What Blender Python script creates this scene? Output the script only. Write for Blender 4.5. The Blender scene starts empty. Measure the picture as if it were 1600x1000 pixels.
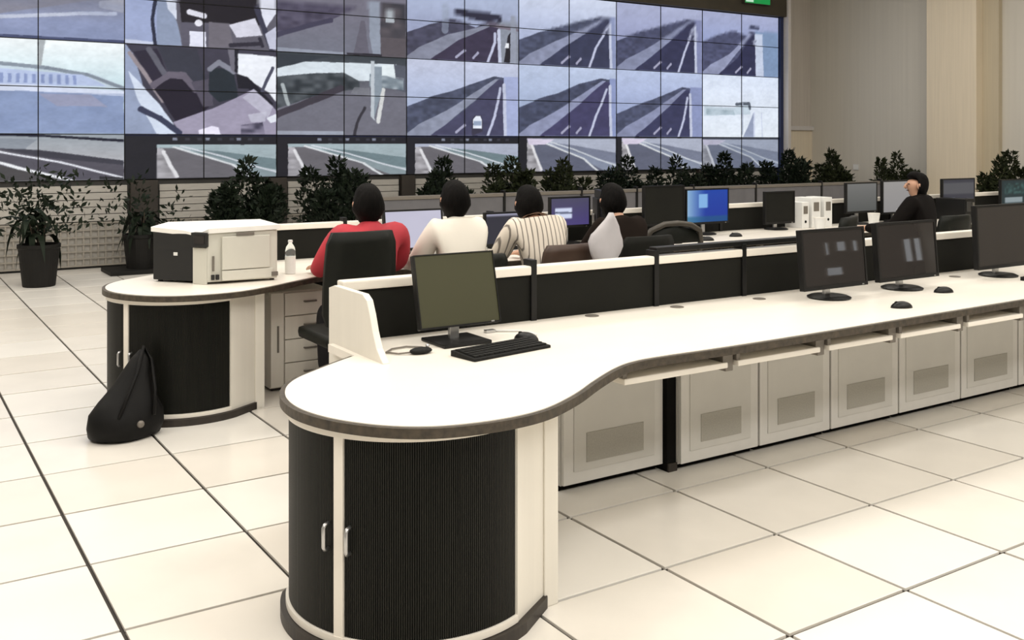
import bpy, bmesh, math, random
import numpy as np
from mathutils import Vector, Matrix

random.seed(7)
SC = bpy.context.scene
COL = SC.collection
PI = math.pi

# ------------------------------------------------------------------ camera, world, lamps, exposure
cd = bpy.data.cameras.new('camera')
cam = bpy.data.objects.new('camera', cd); COL.objects.link(cam)
cam.location = (0, 0, 1.583); cam.rotation_euler = (PI/2, 0, math.radians(-32.9))
cd.sensor_width = 36; cd.lens = 36*1550/1600; cd.shift_y = -275/1600
cd.clip_start = .05; cd.clip_end = 100
SC.camera = cam
SC.view_settings.view_transform = 'Standard'; SC.view_settings.look = 'None'
SC.view_settings.gamma = 1; SC.view_settings.use_curve_mapping = False
SC.view_settings.exposure = -0.25

w = bpy.data.worlds.new('world'); SC.world = w; w.use_nodes = True
w.node_tree.nodes['Background'].inputs[0].default_value = (.9, .92, 1, 1)
w.node_tree.nodes['Background'].inputs[1].default_value = .05

CEIL = 5.2
def area(x, y, sx, sy, power, col):
    l = bpy.data.lights.new('ceiling_lamp', 'AREA'); l.shape = 'RECTANGLE'; l.size = sx; l.size_y = sy
    l.energy = power; l.color = col
    o = bpy.data.objects.new('ceiling_lamp', l); COL.objects.link(o); o.location = (x, y, CEIL-.06)
    return o
for (x, y, p) in [(-1.5, -2.2, 105), (2.2, -2.4, 130), (5.9, -2.4, 130), (9.6, -2.2, 95),  # this row added behind the camera to brighten front faces
                  (-1.5, 1.0, 85), (2.2, .8, 95), (5.9, .8, 95), (9.6, .8, 75),
                  (-1.5, 4.6, 100), (2.2, 4.6, 95), (5.9, 4.6, 85), (9.6, 4.6, 65),
                  (-1.5, 8.2, 115), (2.2, 8.2, 95), (5.9, 8.2, 55), (9.6, 8.2, 50), (13.2, 6.2, 85), (13.0, 10.2, 60),  # last lamp here added to brighten the right wall
                  (-1.5, 11.2, 100), (2.2, 11.2, 60)]:
    area(x, y, 2.4, 1.2, p, (1, .962, .905))

# ------------------------------------------------------------------ materials
def nt(name):
    m = bpy.data.materials.new(name); m.use_nodes = True
    return m, m.node_tree, m.node_tree.nodes['Principled BSDF']
def lin(c):
    return tuple(((v/255)/12.92 if v/255 <= .04045 else ((v/255+.055)/1.055)**2.4) for v in c)
def mat(name, rgb, rough=.5, metal=0, noise=0, scale=20, stretch=(1, 1, 1), bump=0, spec=.5, coat=0):
    """rgb is the sRGB colour of the surface; noise varies it"""
    m, t, b = nt(name)
    c = lin(rgb)
    b.inputs['Roughness'].default_value = rough; b.inputs['Metallic'].default_value = metal
    b.inputs['Specular IOR Level'].default_value = spec
    b.inputs['Coat Weight'].default_value = coat
    tc = t.nodes.new('ShaderNodeTexCoord'); mp = t.nodes.new('ShaderNodeMapping')
    mp.inputs['Scale'].default_value = stretch
    t.links.new(tc.outputs['Object'], mp.inputs[0])
    nz = t.nodes.new('ShaderNodeTexNoise'); nz.inputs['Scale'].default_value = scale; nz.inputs['Detail'].default_value = 4
    t.links.new(mp.outputs[0], nz.inputs['Vector'])
    rp = t.nodes.new('ShaderNodeValToRGB')
    k = max(noise, .02)
    rp.color_ramp.elements[0].position = .3; rp.color_ramp.elements[1].position = .7
    rp.color_ramp.elements[0].color = tuple(v*(1-k) for v in c)+(1,)
    rp.color_ramp.elements[1].color = tuple(min(1, v*(1+k)) for v in c)+(1,)
    t.links.new(nz.outputs[0], rp.inputs[0]); t.links.new(rp.outputs[0], b.inputs['Base Color'])
    if bump:
        bp = t.nodes.new('ShaderNodeBump'); bp.inputs['Strength'].default_value = bump; bp.inputs['Distance'].default_value = .01
        t.links.new(nz.outputs[0], bp.inputs['Height']); t.links.new(bp.outputs[0], b.inputs['Normal'])
    return m
def emit(name, rgb, s=1):
    m, t, b = nt(name)
    b.inputs['Base Color'].default_value = (0.01, 0.01, 0.01, 1)
    b.inputs['Emission Color'].default_value = lin(rgb)+(1,); b.inputs['Emission Strength'].default_value = s
    b.inputs['Roughness'].default_value = .5
    return m
def screen_mat():
    m, t, b = nt('lit_screen')
    a = t.nodes.new('ShaderNodeAttribute'); a.attribute_name = 'picture'
    b.inputs['Base Color'].default_value = (.008, .008, .01, 1); b.inputs['Roughness'].default_value = .6
    b.inputs['Specular IOR Level'].default_value = .15
    t.links.new(a.outputs['Color'], b.inputs['Emission Color']); b.inputs['Emission Strength'].default_value = 1.19
    return m
def stripes_and_folds():  # dark bands are the shirt's stripes and also paint in its folds
    m, t, b = nt('striped_cloth')
    tc = t.nodes.new('ShaderNodeTexCoord'); wv = t.nodes.new('ShaderNodeTexWave')
    wv.bands_direction = 'X'; wv.inputs['Scale'].default_value = 9; wv.inputs['Distortion'].default_value = 1.2
    wv.inputs['Detail'].default_value = 1; wv.inputs['Detail Scale'].default_value = .6
    t.links.new(tc.outputs['Object'], wv.inputs['Vector'])
    rp = t.nodes.new('ShaderNodeValToRGB')
    rp.color_ramp.elements[0].position = .02; rp.color_ramp.elements[0].color = lin((120, 112, 104))+(1,)
    rp.color_ramp.elements[1].position = .22; rp.color_ramp.elements[1].color = lin((222, 212, 198))+(1,)
    t.links.new(wv.outputs[0], rp.inputs[0]); t.links.new(rp.outputs[0], b.inputs['Base Color'])
    b.inputs['Roughness'].default_value = .9
    return m
def glass():
    m, t, b = nt('clear_plastic')
    b.inputs['Base Color'].default_value = (.9, .95, .95, 1); b.inputs['Transmission Weight'].default_value = .9
    b.inputs['Roughness'].default_value = .08; b.inputs['IOR'].default_value = 1.2
    return m

M = dict(
    tile=mat('floor_tile_glaze', (226, 221, 212), .22, noise=.035, scale=3.0, spec=.45),
    tile_b=mat('floor_tile_glaze_pale', (230, 226, 218), .24, noise=.03, scale=2.2, spec=.45),
    tile_c=mat('floor_tile_glaze_warm', (222, 216, 206), .22, noise=.03, scale=2.6, spec=.45),
    grout=mat('dark_tile_joint', (44, 38, 32), .8),
    wall=mat('taupe_wall', (196, 188, 178), .75, noise=.05, scale=6, stretch=(6, 6, .15)),
    wall_g=mat('grey_green_wall', (204, 199, 188), .75, noise=.035, scale=2, stretch=(6, 6, .12)),
    pier=mat('cream_pilaster', (222, 209, 186), .75, noise=.04, scale=6, stretch=(6, 6, .15)),
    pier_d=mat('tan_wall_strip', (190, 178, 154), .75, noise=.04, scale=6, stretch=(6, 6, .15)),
    wall_n=mat('neutral_wall', (150, 147, 142), .85),
    ceiling=mat('ceiling_board', (225, 222, 215), .9),
    trimw=mat('pale_wall_trim', (205, 200, 196), .6),
    header=mat('dark_olive_header', (62, 56, 44), .7, noise=.15, scale=3),
    base_l=mat('pale_cladding', (172, 168, 161), .65, noise=.07, scale=9, stretch=(1, 1, 5)),
    base_d=mat('dark_cladding', (50, 49, 47), .6, noise=.15, scale=5),
    pier_k=mat('dark_brown_pier', (48, 42, 36), .6, noise=.2, scale=4),
    white=mat('white_laminate', (234, 228, 217), .35, noise=.012, scale=4),
    whitep=mat('cream_painted_panel', (228, 223, 212), .45, noise=.025, scale=5, stretch=(4, 4, .3)),
    rim=mat('mottled_brown_edge', (62, 54, 43), .55, noise=.45, scale=38, bump=.25),
    rim2=mat('dark_plinth', (40, 33, 27), .5, noise=.3, scale=25),
    door=mat('grey_cabinet_door', (206, 204, 198), .5, noise=.03, scale=6),
    door_f=mat('pale_door_edge', (218, 216, 211), .5),
    vent=mat('grey_perforated_vent', (170, 167, 158), .6, noise=.08, scale=140),
    black=mat('black_tambour', (22, 22, 18), .42, noise=.3, scale=6, stretch=(8, 8, .3), spec=.25),
    partition=mat('black_partition_cloth', (23, 23, 19), .8, noise=.16, scale=4, spec=.2),
    partition_g=mat('grey_partition_cloth', (104, 103, 106), .8, noise=.08, scale=6, spec=.2),
    plastic=mat('black_plastic', (17, 17, 17), .42, spec=.3),
    plastic_m=mat('matt_black_plastic', (24, 24, 23), .75, noise=.3, scale=80, spec=.25, bump=.3),
    olive=mat('dull_olive_screen', (66, 66, 46), .55, noise=.05, scale=2, spec=.3),
    dark_screen=mat('dark_glossy_screen', (46, 43, 42), .02, noise=.03, scale=2, spec=.5),
    grey_screen=mat('grey_screen', (126, 126, 124), .4, noise=.03, scale=2),
    chrome=mat('brushed_metal', (190, 190, 190), .28, metal=.9),
    gap=mat('black_gap', (18, 17, 16), .9, spec=.1),
    steel=mat('grey_bracket', (120, 114, 106), .5, metal=.3),
    brown=mat('brown_chair_wood', (62, 44, 33), .5, noise=.15, scale=6),
    chair=mat('black_chair_leather', (17, 19, 14), .55, noise=.2, scale=12, spec=.22),
    arm=mat('dark_taupe_chair_arm', (62, 56, 47), .45),
    skin=mat('skin', (196, 152, 126), .55, noise=.05, scale=9),
    hair=mat('black_hair', (12, 10, 9), .7, noise=.4, scale=70, stretch=(1, 1, .3), bump=.5, spec=.1),
    shirt_w=mat('white_shirt_cloth', (232, 226, 214), .85, noise=.03, scale=5),
    shirt_r=mat('red_jacket_cloth', (178, 46, 58), .75, noise=.14, scale=7),
    shirt_k=mat('dark_brown_cloth', (30, 23, 19), .9, noise=.15, scale=7, spec=.1),
    shirt_b=mat('black_cloth', (20, 17, 16), .9, noise=.15, scale=7, spec=.1),
    trousers=mat('charcoal_cloth', (38, 38, 42), .85),
    shoe=mat('black_shoe', (22, 20, 19), .5),
    stripe=stripes_and_folds(),
    cloth=mat('pale_grey_cloth', (186, 182, 184), .85, noise=.06, scale=7),
    printer=mat('warm_white_plastic', (204, 202, 191), .45, noise=.015, scale=6),
    printer_t=mat('white_plastic', (240, 238, 232), .4),
    printer_k=mat('dark_printer_plastic', (22, 22, 22), .6),
    label_w=mat('white_label', (225, 225, 222), .6),
    pot=mat('dark_grey_pot', (26, 25, 23), .6, noise=.08, scale=10, spec=.2),
    soil=mat('dark_soil', (38, 30, 23), .95, noise=.4, scale=60, bump=.6),
    leaf=mat('dark_green_leaf', (22, 32, 20), .6, noise=.25, scale=9, spec=.2),
    leaf2=mat('olive_green_leaf', (38, 44, 24), .6, noise=.25, scale=9, spec=.2),
    stem=mat('brown_stem', (52, 42, 30), .8, noise=.2, scale=30),
    bag=mat('black_bag_leather', (10, 9, 8), .6, noise=.3, scale=9, bump=.15, spec=.2),
    glass=glass(),
    lit=screen_mat(),
    green=emit('exit_green', (10, 150, 70), 1.0), pale=emit('exit_white', (205, 240, 215), 1.0),
    daylight=emit('window_daylight', (235, 240, 245), 3.0),  # emission of the added reflection panels
)

# ------------------------------------------------------------------ helpers
def link(o, parent=None):
    COL.objects.link(o)
    if parent: o.parent = parent
    return o
def tag(o, label=None, cat=None, group=None, kind=None):
    if label: o['label'] = label
    if cat: o['category'] = cat
    if group: o['group'] = group
    if kind: o['kind'] = kind
    return o
def thing(name, label, cat, loc=(0, 0, 0), rz=0, group=None):
    o = bpy.data.objects.new(name, None); COL.objects.link(o)
    o.location = loc; o.rotation_euler = (0, 0, rz); o.empty_display_size = .1
    return tag(o, label, cat, group)
def copy_tree(o, parent=None):
    c = o.copy(); COL.objects.link(c)
    if parent: c.parent = parent
    for ch in list(o.children): copy_tree(ch, c)
    return c

class MB:
    def __init__(s): s.bm = bmesh.new()
    def face(s, pts):
        return s.bm.faces.new([s.bm.verts.new(p) for p in pts])
    def box(s, x0, x1, y0, y1, z0, z1):
        v = [s.bm.verts.new(p) for p in ((x0, y0, z0), (x1, y0, z0), (x1, y1, z0), (x0, y1, z0), (x0, y0, z1), (x1, y0, z1), (x1, y1, z1), (x0, y1, z1))]
        for f in ((3, 2, 1, 0), (4, 5, 6, 7), (0, 1, 5, 4), (1, 2, 6, 5), (2, 3, 7, 6), (3, 0, 4, 7)): s.bm.faces.new([v[i] for i in f])
        return s
    def prism(s, poly, z0, z1):
        a = [s.bm.verts.new((x, y, z0)) for x, y in poly]; b = [s.bm.verts.new((x, y, z1)) for x, y in poly]
        n = len(poly)
        s.bm.faces.new(a[::-1]); s.bm.faces.new(b)
        for i in range(n): s.bm.faces.new((a[i], a[(i+1) % n], b[(i+1) % n], b[i]))
        return s
    def prism_x(s, poly, x0, x1):      # poly in (y, z)
        a = [s.bm.verts.new((x0, y, z)) for y, z in poly]; b = [s.bm.verts.new((x1, y, z)) for y, z in poly]
        n = len(poly)
        s.bm.faces.new(a); s.bm.faces.new(b[::-1])
        for i in range(n): s.bm.faces.new((a[(i+1) % n], a[i], b[i], b[(i+1) % n]))
        return s
    def band(s, inner, outer, z0, z1):  # open strip between two polylines
        n = len(inner)
        g = []
        for i in range(n):
            g.append([s.bm.verts.new((inner[i][0], inner[i][1], z0)), s.bm.verts.new((outer[i][0], outer[i][1], z0)),
                      s.bm.verts.new((outer[i][0], outer[i][1], z1)), s.bm.verts.new((inner[i][0], inner[i][1], z1))])
        for i in range(n-1):
            for k in range(4):
                s.bm.faces.new((g[i][k], g[i+1][k], g[i+1][(k+1) % 4], g[i][(k+1) % 4]))
        s.bm.faces.new(g[0]); s.bm.faces.new(g[-1][::-1])
        return s
    def lathe(s, prof, cx=0, cy=0, n=20):
        rings = []
        for r, z in prof:
            rings.append([s.bm.verts.new((cx+r*math.cos(2*PI*i/n), cy+r*math.sin(2*PI*i/n), z)) for i in range(n)])
        for a, b in zip(rings, rings[1:]):
            for i in range(n): s.bm.faces.new((a[i], a[(i+1) % n], b[(i+1) % n], b[i]))
        s.bm.faces.new(rings[0][::-1]); s.bm.faces.new(rings[-1])
        return s
    def loft(s, rings, cap=True):
        R = [[s.bm.verts.new(p) for p in r] for r in rings]
        n = len(R[0])
        for a, b in zip(R, R[1:]):
            for i in range(n): s.bm.faces.new((a[i], a[(i+1) % n], b[(i+1) % n], b[i]))
        if cap: s.bm.faces.new(R[0][::-1]); s.bm.faces.new(R[-1])
        return s
    def tube(s, pts, r, n=8):
        pts = [Vector(p) for p in pts]; rings = []
        for i, p in enumerate(pts):
            d = (pts[min(i+1, len(pts)-1)]-pts[max(i-1, 0)]).normalized()
            u = d.orthogonal().normalized() if i == 0 else (u-d*u.dot(d)).normalized()
            v = d.cross(u)
            rr = r[i] if isinstance(r, (list, tuple)) else r
            rings.append([tuple(p+u*rr*math.cos(2*PI*k/n)+v*rr*math.sin(2*PI*k/n)) for k in range(n)])
        return s.loft(rings)
    def ball(s, c, r, seg=14, rings=9, fn=None):
        R = []
        rx, ry, rz = r if isinstance(r, (list, tuple)) else (r, r, r)
        for j in range(1, rings):
            th = PI*j/rings
            R.append([(c[0]+rx*math.sin(th)*math.cos(2*PI*i/seg), c[1]+ry*math.sin(th)*math.sin(2*PI*i/seg), c[2]-rz*math.cos(th)) for i in range(seg)])
        if fn: R = [[fn(p) for p in r] for r in R]
        return s.loft(R)
    def build(s, name, m, parent=None, off=(0, 0, 0), bevel=0, smooth=False, rot=None):
        bm = s.bm
        bmesh.ops.remove_doubles(bm, verts=bm.verts, dist=1e-6)
        bmesh.ops.recalc_face_normals(bm, faces=bm.faces)
        if any(off): bmesh.ops.translate(bm, verts=bm.verts, vec=(-off[0], -off[1], -off[2]))
        if rot is not None: bmesh.ops.transform(bm, matrix=rot, verts=bm.verts)
        if bevel:
            es = [e for e in bm.edges if len(e.link_faces) == 2 and e.calc_face_angle(0) > .6]
            bmesh.ops.bevel(bm, geom=es, offset=bevel, segments=2, affect='EDGES', profile=.6)
        me = bpy.data.meshes.new(name); bm.to_mesh(me); bm.free()
        if smooth:
            for p in me.polygons: p.use_smooth = True
        me.materials.append(M[m] if isinstance(m, str) else m)
        return link(bpy.data.objects.new(name, me), parent)

# ------------------------------------------------------------------ pictures on the screens (vertex colours on a fine grid)
def vnoise(u, v, s, seed):
    r = np.random.RandomState(seed); g = r.rand(s+2, s+2)
    x = np.clip(u, 0, .9999)*s; y = np.clip(v, 0, .9999)*s
    i = x.astype(int); j = y.astype(int); a = x-i; b = y-j
    a = a*a*(3-2*a); b = b*b*(3-2*b)
    return (g[j, i]*(1-a)+g[j, i+1]*a)*(1-b)+(g[j+1, i]*(1-a)+g[j+1, i+1]*a)*b
def fine_noise(u, v, s, seed): return .6*vnoise(u, v, s, seed)+.4*vnoise(u, v, s*2+1, seed+50)
class Pic:
    def __init__(s, u, v, c):
        s.u, s.v = u, v; s.c = np.empty(u.shape+(3,)); s.c[:] = c
    def mix(s, k, c):
        k = np.clip(k, 0, 1)[..., None]; s.c = s.c*(1-k)+np.array(c, float)*k
    def vgrad(s, c0, c1, v0=0, v1=1):
        k = np.clip((s.v-v0)/(v1-v0), 0, 1)[..., None]; s.c = np.array(c0, float)*(1-k)+np.array(c1, float)*k
    def inside(s, P):
        r = np.zeros(s.u.shape, bool); n = len(P)
        for i in range(n):
            (x0, y0), (x1, y1) = P[i], P[(i+1) % n]
            if y0 == y1: continue
            t = ((y0 > s.v) != (y1 > s.v)) & (s.u < (x1-x0)*(s.v-y0)/(y1-y0)+x0)
            r ^= t
        return r
    def poly(s, P, c, a=1.): s.mix(s.inside(P)*a, c)
    def grain(s, P, c, scale, seed, a=1.): s.mix(s.inside(P)*a*vnoise(s.u, s.v, scale, seed), c)
    def line(s, P, w, c, a=1.):
        for (x0, y0, *r0), (x1, y1, *r1) in zip(P, P[1:]):
            dx, dy = x1-x0, y1-y0; L = dx*dx+dy*dy
            t = np.clip(((s.u-x0)*dx+(s.v-y0)*dy)/L, 0, 1)
            d = np.hypot(s.u-x0-t*dx, (s.v-y0-t*dy)*.6)
            s.mix((d < w)*a, c)
    def ell(s, x, y, rx, ry, c, a=1.): s.mix((((s.u-x)/rx)**2+((s.v-y)/ry)**2 < 1)*a, c)

def highway(u, v, sky0, sky1, mount, verge, road, rail, apex=(.86, .2), left=.58, seed=1, bus=False, gantry=False):
    p = Pic(u, v, sky0); p.vgrad(sky0, sky1, 0, .6)
    ax, ay = apex
    mt = [(0, left), (.2, left-.13), (.4, left-.22), (.6, ay+.08), (ax-.06, ay-.02), (ax+.04, ay), (ax+.04, 1), (0, 1)]
    p.poly(mt, mount); p.grain(mt, tuple(x*.75 for x in mount), 26, seed)
    vg = [(0, .97), (.1, .85), (.35, .66), (ax-.05, ay+.02), (ax-.01, ay+.02), (.22, 1), (0, 1)]
    p.poly(vg, verge); p.grain(vg, tuple(x*.85 for x in verge), 22, seed+1, .8)
    rd = [(.2, 1), (.45, .72), (ax-.02, ay+.03), (ax+.03, ay+.03), (ax+.05, 1)]
    p.poly(rd, road); p.grain(rd, tuple(x*.8 for x in road), 18, seed+2, .6)
    br = [(ax+.03, ay-.02), (1, ay-.02), (1, 1), (ax+.04, 1)]
    p.poly(br, rail)
    p.line([(.71, 1), (.78, .72), (ax-.0, ay+.15)], .012, (190, 195, 220))
    p.line([(ax+.045, 1), (ax+.035, ay+.1)], .015, (196, 202, 224))
    p.line([(.43, .95), (.5, .86)], .012, (165, 165, 190)); p.line([(.58, .95), (.62, .88)], .011, (165, 165, 190))
    if bus:
        p.poly([(.565, 1), (.565, .78), (.59, .72), (.65, .72), (.665, .78), (.665, .94)], (60, 58, 75))
        p.poly([(.575, .9), (.575, .78), (.6, .73), (.645, .73), (.658, .78), (.658, .9)], (232, 238, 250))
        p.poly([(.58, .86), (.58, .8), (.653, .8), (.653, .86)], (150, 165, 190))
    if gantry:
        p.poly([(.42, .30), (.84, .34), (.84, .44), (.6, .44), (.42, .38)], (48, 48, 66))
        p.line([(.72, .48), (1, .53)], .012, (120, 112, 125)); p.line([(.33, .3), (.33, .6)], .03, (150, 160, 180), .6)
        p.poly([(.86, .99), (.9, .62), (.93, .56), (.94, 1)], (40, 38, 46)); p.poly([(.87, .79), (.88, .72), (.91, .72), (.91, .79)], (235, 238, 245))
        p.poly([(.93, .35), (.98, .35), (.98, 1), (.92, 1)], (150, 156, 172))
    return p.c

def feed_A(i, u, v):
    if i == 0:
        p = Pic(u, v, (0, 0, 0)); p.vgrad((128, 124, 130), (146, 156, 190), .45, .8)
        p.poly([(.2, .5), (.65, .3), (.8, .55), (.3, .75), (.2, .8)], (132, 126, 130), .6)
        p.line([(.2, .80), (.5, .75), (.75, .7), (.95, .68)], .012, (196, 202, 220))
        p.poly([(.85, .55), (1, .5), (1, .66), (.85, .62)], (176, 178, 190), .7)
        p.mix(vnoise(u, v*3 % 1, 5, 3)*.35, (112, 124, 158))
        p.mix((v > .97)*1., (70, 78, 110))
        return p.c
    if i == 1:
        p = Pic(u, v, (96, 94, 106))
        p.poly([(.3, 0), (.9, 0), (.88, .7), (.36, .72)], (34, 31, 38))
        p.poly([(0, 0), (.2, 0), (.2, 1), (0, 1)], (158, 170, 206))
        p.poly([(.2, .45), (.26, .45), (.33, .72), (.36, 1), (.2, 1)], (142, 154, 180))
        p.poly([(.25, .4), (.32, .5), (.33, .7), (.27, .58)], (214, 220, 236))
        p.line([(.2, .4), (.17, .7), (.19, 1)], .012, (42, 46, 66))
        p.poly([(.35, .72), (.53, .72), (.53, 1), (.36, 1)], (92, 90, 104)); p.poly([(.41, .82), (.51, .82), (.515, 1), (.41, 1)], (226, 228, 244))
        p.line([(.41, .6), (.5, .63)], .02, (220, 220, 232)); p.ell(.47, .72, .025, .04, (226, 226, 236))
        p.poly([(.53, .7), (.67, .7), (.7, .98), (.53, 1)], (112, 108, 118))
        p.poly([(.67, .72), (.85, .62), (.9, .82), (.72, .86)], (214, 214, 228))
        p.poly([(.86, .3), (1, .3), (1, .55), (.92, .75)], (222, 224, 238))
        p.line([(.68, .96), (.88, .92)], .015, (48, 46, 58)); p.line([(.86, .5), (.97, 1.0)], .02, (60, 60, 78)); p.line([(.9, .95), (.88, .86)], .012, (48, 46, 58))
        p.poly([(.92, .8), (1, .7), (1, .98), (.95, .98)], (198, 200, 220))
        p.poly([(0, .95), (.18, .97), (.18, 1), (0, 1)], (206, 214, 236))
        return p.c
    if i == 2:
        p = Pic(u, v, (112, 112, 126)); p.vgrad((118, 116, 130), (116, 118, 132), .4, .9)
        tr = [(0, .4), (.6, .4), (.35, .62), (0, .78)]
        p.poly(tr, (96, 92, 112)); p.grain(tr, (62, 58, 76), 22, 5, .9)
        p.line([(0, .8), (.2, .68), (.4, .58)], .02, (68, 66, 86))
        p.poly([(.57, 1), (.63, .55), (.66, .55), (.7, 1)], (98, 95, 108), .8)
        p.poly([(.69, .3), (.78, .3), (.79, 1), (.73, 1), (.7, .75)], (146, 154, 170))
        p.poly([(.79, .3), (1, .3), (1, 1.0), (.79, 1)], (92, 86, 92)); p.grain([(.79, .3), (1, .3), (1, .75), (.79, .75)], (52, 54, 62), 12, 6, 1)
        p.poly([(.83, .4), (.9, .4), (.9, .55), (.83, .55)], (196, 206, 214), .8); p.poly([(.52, .97), (.8, .97), (.8, 1), (.52, 1)], (44, 42, 50))
        p.poly([(0, .95), (.5, .97), (.5, 1), (0, 1)], (150, 156, 172))
        return p.c
    if i == 3:
        return highway(u, v, (176, 188, 214), (158, 166, 196), (84, 84, 106), (142, 146, 166), (66, 60, 82), (140, 146, 160), (.78, .45), .66, 11, gantry=True)
    if i == 4:
        return highway(u, v, (206, 214, 234), (176, 186, 216), (86, 92, 118), (148, 154, 182), (62, 66, 92), (142, 152, 188), (.9, .26), .66, 21)
    if i == 5:
        return highway(u, v, (172, 178, 208), (150, 156, 192), (84, 88, 118), (142, 148, 178), (58, 60, 90), (132, 138, 176), (.88, .18), .58, 31)
    p = Pic(u, v, (150, 160, 198))
    c = highway(u, v, (168, 174, 206), (146, 158, 200), (88, 92, 124), (156, 162, 194), (54, 56, 86), (128, 150, 184), (.66, .28), .5, 41)
    p.c = c
    p.poly([(.68, .3), (.78, .3), (.8, 1), (.7, 1)], (196, 206, 228)); p.line([(.62, .2), (.72, .2)], .02, (70, 74, 100))
    return p.c
def feed_B(i, u, v):
    if i == 0:
        p = Pic(u, v, (226, 240, 244)); p.vgrad((242, 248, 250), (206, 228, 236), 0, .45)
        hill = [(0, .24), (.55, .3), (.8, .34), (1, .48), (1, .6), (0, .6)]
        p.poly(hill, (198, 214, 226)); p.line([(0, .24), (.55, .3), (.78, .36), (1, .5)], .012, (126, 136, 150), .9)
        p.poly([(0, .3), (.75, .36), (.9, .48), (0, .5)], (184, 198, 230))
        for k in range(16):
            x = .02+k*.045; p.poly([(x, .37), (x+.02, .37), (x+.02, .47), (x, .47)], (120, 136, 184), .7)
        g = [(0, .53), (.6, .53), (1, .56), (1, 1), (0, 1)]
        p.poly(g, (142, 158, 194)); p.line([(0, .51), (.6, .52), (1, .55)], .018, (214, 222, 242))
        p.mix((v > .55)*vnoise(u, (v*2) % 1, 6, 8)*.6, (126, 142, 178)); p.poly([(.5, .57), (.8, .57), (.9, .7), (.6, .7)], (168, 160, 178), .5)
        p.poly([(.5, 0), (.54, 0), (.515, .28), (.5, .28)], (170, 176, 180)); return p.c
    if i == 1:
        p = Pic(u, v, (64, 62, 76))
        p.poly([(0, 0), (.05, .1), (.1, .4), (.2, 1), (0, 1)], (150, 162, 190))
        p.poly([(.02, .3), (.12, .48), (.22, .66), (.33, .95), (.37, 1), (.2, 1), (.08, .62)], (212, 222, 240))
        p.poly([(.05, .08), (.2, .03), (.3, .45), (.2, .5)], (44, 40, 56)); p.poly([(.2, 0), (.46, .02), (.52, .4), (.3, .4)], (56, 58, 70))
        p.line([(.03, .1), (.13, .35), (.24, .62)], .014, (150, 140, 146)); p.line([(.15, .05), (.26, .35)], .02, (96, 96, 108))
        p.poly([(.18, .48), (.3, .34), (.4, .36), (.53, .68), (.48, .76), (.32, .86), (.24, .62)], (34, 30, 44))
        p.line([(.18, .45), (.28, .33), (.37, .33), (.45, .48)], .024, (104, 98, 112))
        p.poly([(.42, .4), (.55, .35), (.56, .66), (.5, .68)], (84, 80, 94))
        p.poly([(.54, .22), (.7, .24), (.73, .56), (.6, .62), (.53, .5)], (38, 46, 54)); p.line([(.54, .24), (.6, .16), (.7, .26)], .02, (130, 132, 146))
        p.poly([(.66, 0), (.73, 0), (.73, .3), (.68, .24)], (112, 110, 122)); p.line([(.72, 0), (.72, .25)], .014, (34, 34, 44))
        p.poly([(.73, .04), (1, .06), (1, .6), (.95, .5), (.85, .4), (.73, .3)], (238, 242, 250))
        p.poly([(.72, .28), (.8, .32), (.98, .62), (.96, .68), (.8, .46), (.73, .46)], (30, 30, 40))
        p.line([(.975, .2), (.9, .48)], .012, (76, 78, 96))
        tb = [(.3, .86), (.55, .7), (.84, .46), (.98, .66), (1, .7), (1, 1), (.36, 1)]
        p.poly(tb, (158, 152, 174)); p.poly([(.76, .56), (.84, .46), (.98, .66), (.94, .8)], (186, 184, 202)); p.poly([(.8, .76), (.93, .72), (.92, .84), (.82, .85)], (196, 196, 212), .8)
        p.poly([(.47, .95), (.55, .9), (.6, .92), (.61, 1), (.47, 1)], (236, 232, 250)); p.grain([(.75, .88), (.9, .85), (.92, 1), (.75, 1)], (50, 48, 66), 22, 9, .9)
        p.line([(.1, .72), (.22, .82), (.34, .98)], .022, (56, 60, 84)); p.poly([(.93, .8), (1, .74), (1, .84), (.96, .86)], (232, 236, 246))
        return p.c
    if i == 2:
        p = Pic(u, v, (108, 106, 120)); p.vgrad((60, 66, 72), (112, 112, 124), 0, .5)
        p.poly([(0, .2), (.15, .1), (.9, .08), (.9, .3), (.5, .32), (0, .32)], (214, 224, 232))
        p.poly([(0, .02), (.4, .02), (.2, .1), (0, .2)], (54, 60, 68))
        t = [(0, .3), (.3, .24), (.5, .22), (.62, .32), (.62, .42), (.3, .5), (0, .68)]
        p.poly(t, (92, 98, 104)); p.grain(t, (46, 52, 58), 20, 12, 1.)
        p.line([(0, .75), (.25, .58), (.48, .42)], .028, (64, 60, 70)); p.line([(.04, .4), (.08, .62)], .014, (168, 176, 180))
        p.poly([(0, .95), (.5, .95), (.5, 1), (0, 1)], (176, 184, 200), .7)
        p.line([(.66, .65), (.6, .85), (.58, 1)], .012, (56, 54, 62)); p.poly([(.58, .4), (.7, .4), (.7, .5), (.55, .48)], (130, 132, 140), .7)
        p.poly([(.8, .1), (.92, .08), (.92, .28), (.8, .26)], (226, 236, 240)); p.poly([(.9, .08), (1, .1), (1, .45), (.92, .42)], (88, 92, 104))
        p.poly([(.7, .22), (.84, .24), (.98, .3), (.98, .42), (.7, .38)], (92, 106, 118)); p.grain([(.7, .22), (.98, .26), (.98, .42), (.7, .38)], (178, 188, 196), 22, 14, .9)
        p.poly([(.71, .05), (.74, .05), (.74, .78), (.75, .82), (.71, .76)], (190, 198, 206))
        p.line([(.81, .42), (.79, .65), (.77, .82)], .016, (212, 214, 214)); p.poly([(.74, .12), (.8, .12), (.8, .42), (.74, .78)], (138, 150, 162))
        return p.c
    if i == 3: return highway(u, v, (196, 202, 224), (172, 184, 214), (86, 92, 116), (150, 156, 178), (76, 76, 104), (166, 176, 214), (.83, .2), .62, 51, bus=True)
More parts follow.
